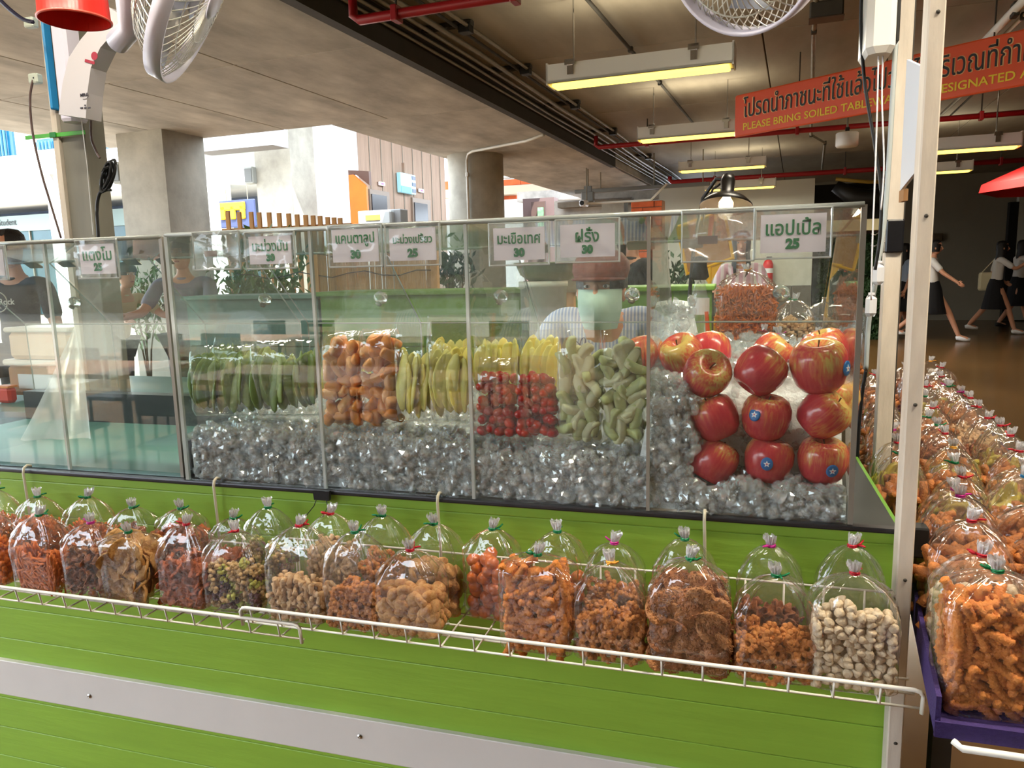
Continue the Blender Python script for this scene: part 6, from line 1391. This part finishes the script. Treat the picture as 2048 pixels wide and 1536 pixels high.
for i, (x, c, l) in enumerate(((1378, wood, 'pale wooden slat leaning behind the last divider'), (1418, mat('orange_handle', (220, 96, 50), .5), 'orange handled tool standing behind the ice'))):
    p = W(x, 700, 2.5); t = thing('tool' if i else 'wooden_slat', l, 'tool' if i else 'slat', (p.x, 2.5, .9)); MB().tube([(0, 0, .0), (.0, 0, .18), (.01-.02*i, 0, .30)], [.018, .014, .003] if i == 0 else [.008, .008, .006], 6).build('shaft', c, t)
    MB().box(-.02, .02, -.01, .01, -.9, .0).build('base', wood, t)
# left: tubs on a teal covered table, hanging plastic sheet
t = thing('table', 'table under a pale teal cloth behind the empty case at far left', 'table', (-2.4, 2.4, 0)); z0 = W(60, 792, 2.4).z
MB().box(-.9, .35, -.35, .6, z0-.03, z0, .01).build('tabletop', teal_tray, t); MB().box(-.9, .35, -.36, -.35, z0-.35, z0).build('cloth_drop', teal_tray, t)
for x in (-.8, .3):
    for y in (-.3, .5): MB().box(x-.02, x+.02, y-.02, y+.02, 0, z0-.03).build('leg', wood, t)
for i, (y0, y1, m, l) in enumerate(((720, 790, mat('tub_amber', (176, 130, 96), .4, var=.2, vscale=12), 'lower rectangular tub of brown snacks on the teal table'), (655, 718, mat('tub_peach', (214, 180, 150), .4, var=.1), 'upper pale rectangular tub stacked on the brown one'))):
    a, b = W(18, y1, 2.3), W(142, y1, 2.3); h = W(80, y0, 2.3).z-a.z; t = thing('food_tub', l, 'tub', ((a.x+b.x)/2, 2.4, a.z)); w = (b.x-a.x)/2
    MB().box(-w, w, -.1, .1, 0, h*.85, .015).build('tub', m, t); MB().box(-w-.008, w+.008, -.108, .108, h*.85, h, .006).build('lid', mat('tub_lid', (214, 206, 196), .3), t)
    if i == 0: MB().box(-w*.6, w*.6, -.104, -.1, h*.2, h*.6).build('label', white_pvc, t)
p = W(8, 725, 2.25); t = thing('packet', 'small red and orange packet at the left edge', 'packet', (p.x, 2.25, z0+.002)); MB().box(-.04, .03, -.02, .02, 0, .06, .01).build('packet', mat('packet_red', (220, 60, 40), .4), t); MB().box(-.04, .03, -.022, .022, .06, .068, .001).build('crimp', mat('packet_orange', (236, 130, 50), .4), t)
a = W(150, 652, 1.7); b = W(34, 890, 1.45); c = W(190, 900, 1.5)
t = thing('plastic_sheet', 'translucent white plastic sheet draped slantwise inside the empty case', 'sheet', a); n = 10; mb = MB()
for j in range(n+1):
    for i in range(n+1):
        u, v = i/n, j/n; q = a.lerp(b.lerp(c, u), v)-a; q.y += .01*math.sin(u*14+v*3)*v; mb.v.append(q)
for j in range(n):
    for i in range(n): k = j*(n+1)+i; mb.f.append((k, k+1, k+n+2, k+n+1))
mb.build('film', film('milky_film', haze=.4, gloss=.06, rough=.2), t, True)
# ---------------------------------------------------------------- seating behind the viewer, mirrored in the panes
cb = mat('chair_plastic', (52, 50, 52), .5); tt = mat('table_laminate', (206, 150, 110), .4)
def make_chair(label, x, y, rz):
    t = thing('chair', label, 'chair', (x, y, 0), rz, 'dark chairs mirrored in the case')
    MB().box(-.21, .21, -.21, .21, .43, .46, .01).build('seat', cb, t)
    MB().box(-.2, .2, .18, .21, .62, .86, .01).build('backrest', cb, t)
    for sx in (-1, 1):
        MB().tube([(sx*.19, -.19, 0), (sx*.19, -.18, .43)], .012, 6).build('leg', cb, t); MB().tube([(sx*.19, .2, 0), (sx*.19, .18, .45), (sx*.19, .2, .86)], .012, 6).build('leg', cb, t)
def make_table(label, x, y):
    t = thing('dining_table', label, 'table', (x, y, 0), 0, 'tables mirrored in the case'); MB().box(-.6, .6, -.35, .35, .72, .75, .006).build('tabletop', tt, t)
    for sx in (-1, 1):
        for sy in (-1, 1): MB().tube([(sx*.55, sy*.3, 0), (sx*.55, sy*.3, .72)], .018, 8).build('leg', cb, t)
for i, (x, y, w_) in enumerate(((-2.6, -1.5, 'nearest'), (-4.3, -1.6, 'left'), (-2.4, -3.6, 'far'), (-4.6, -3.8, 'far left'))):
    make_table('laminate topped canteen table behind the viewer, %s of the four' % w_, x, y)
    for j, (dx, dy, r, s_) in enumerate(((-.3, -.6, PI, 'far left'), (.3, -.6, PI, 'far right'), (-.3, .6, 0, 'near left'), (.3, .6, 0, 'near right'))):
        make_chair('dark chair on the %s side of the %s canteen table' % (s_, w_), x+dx, y+dy, r)
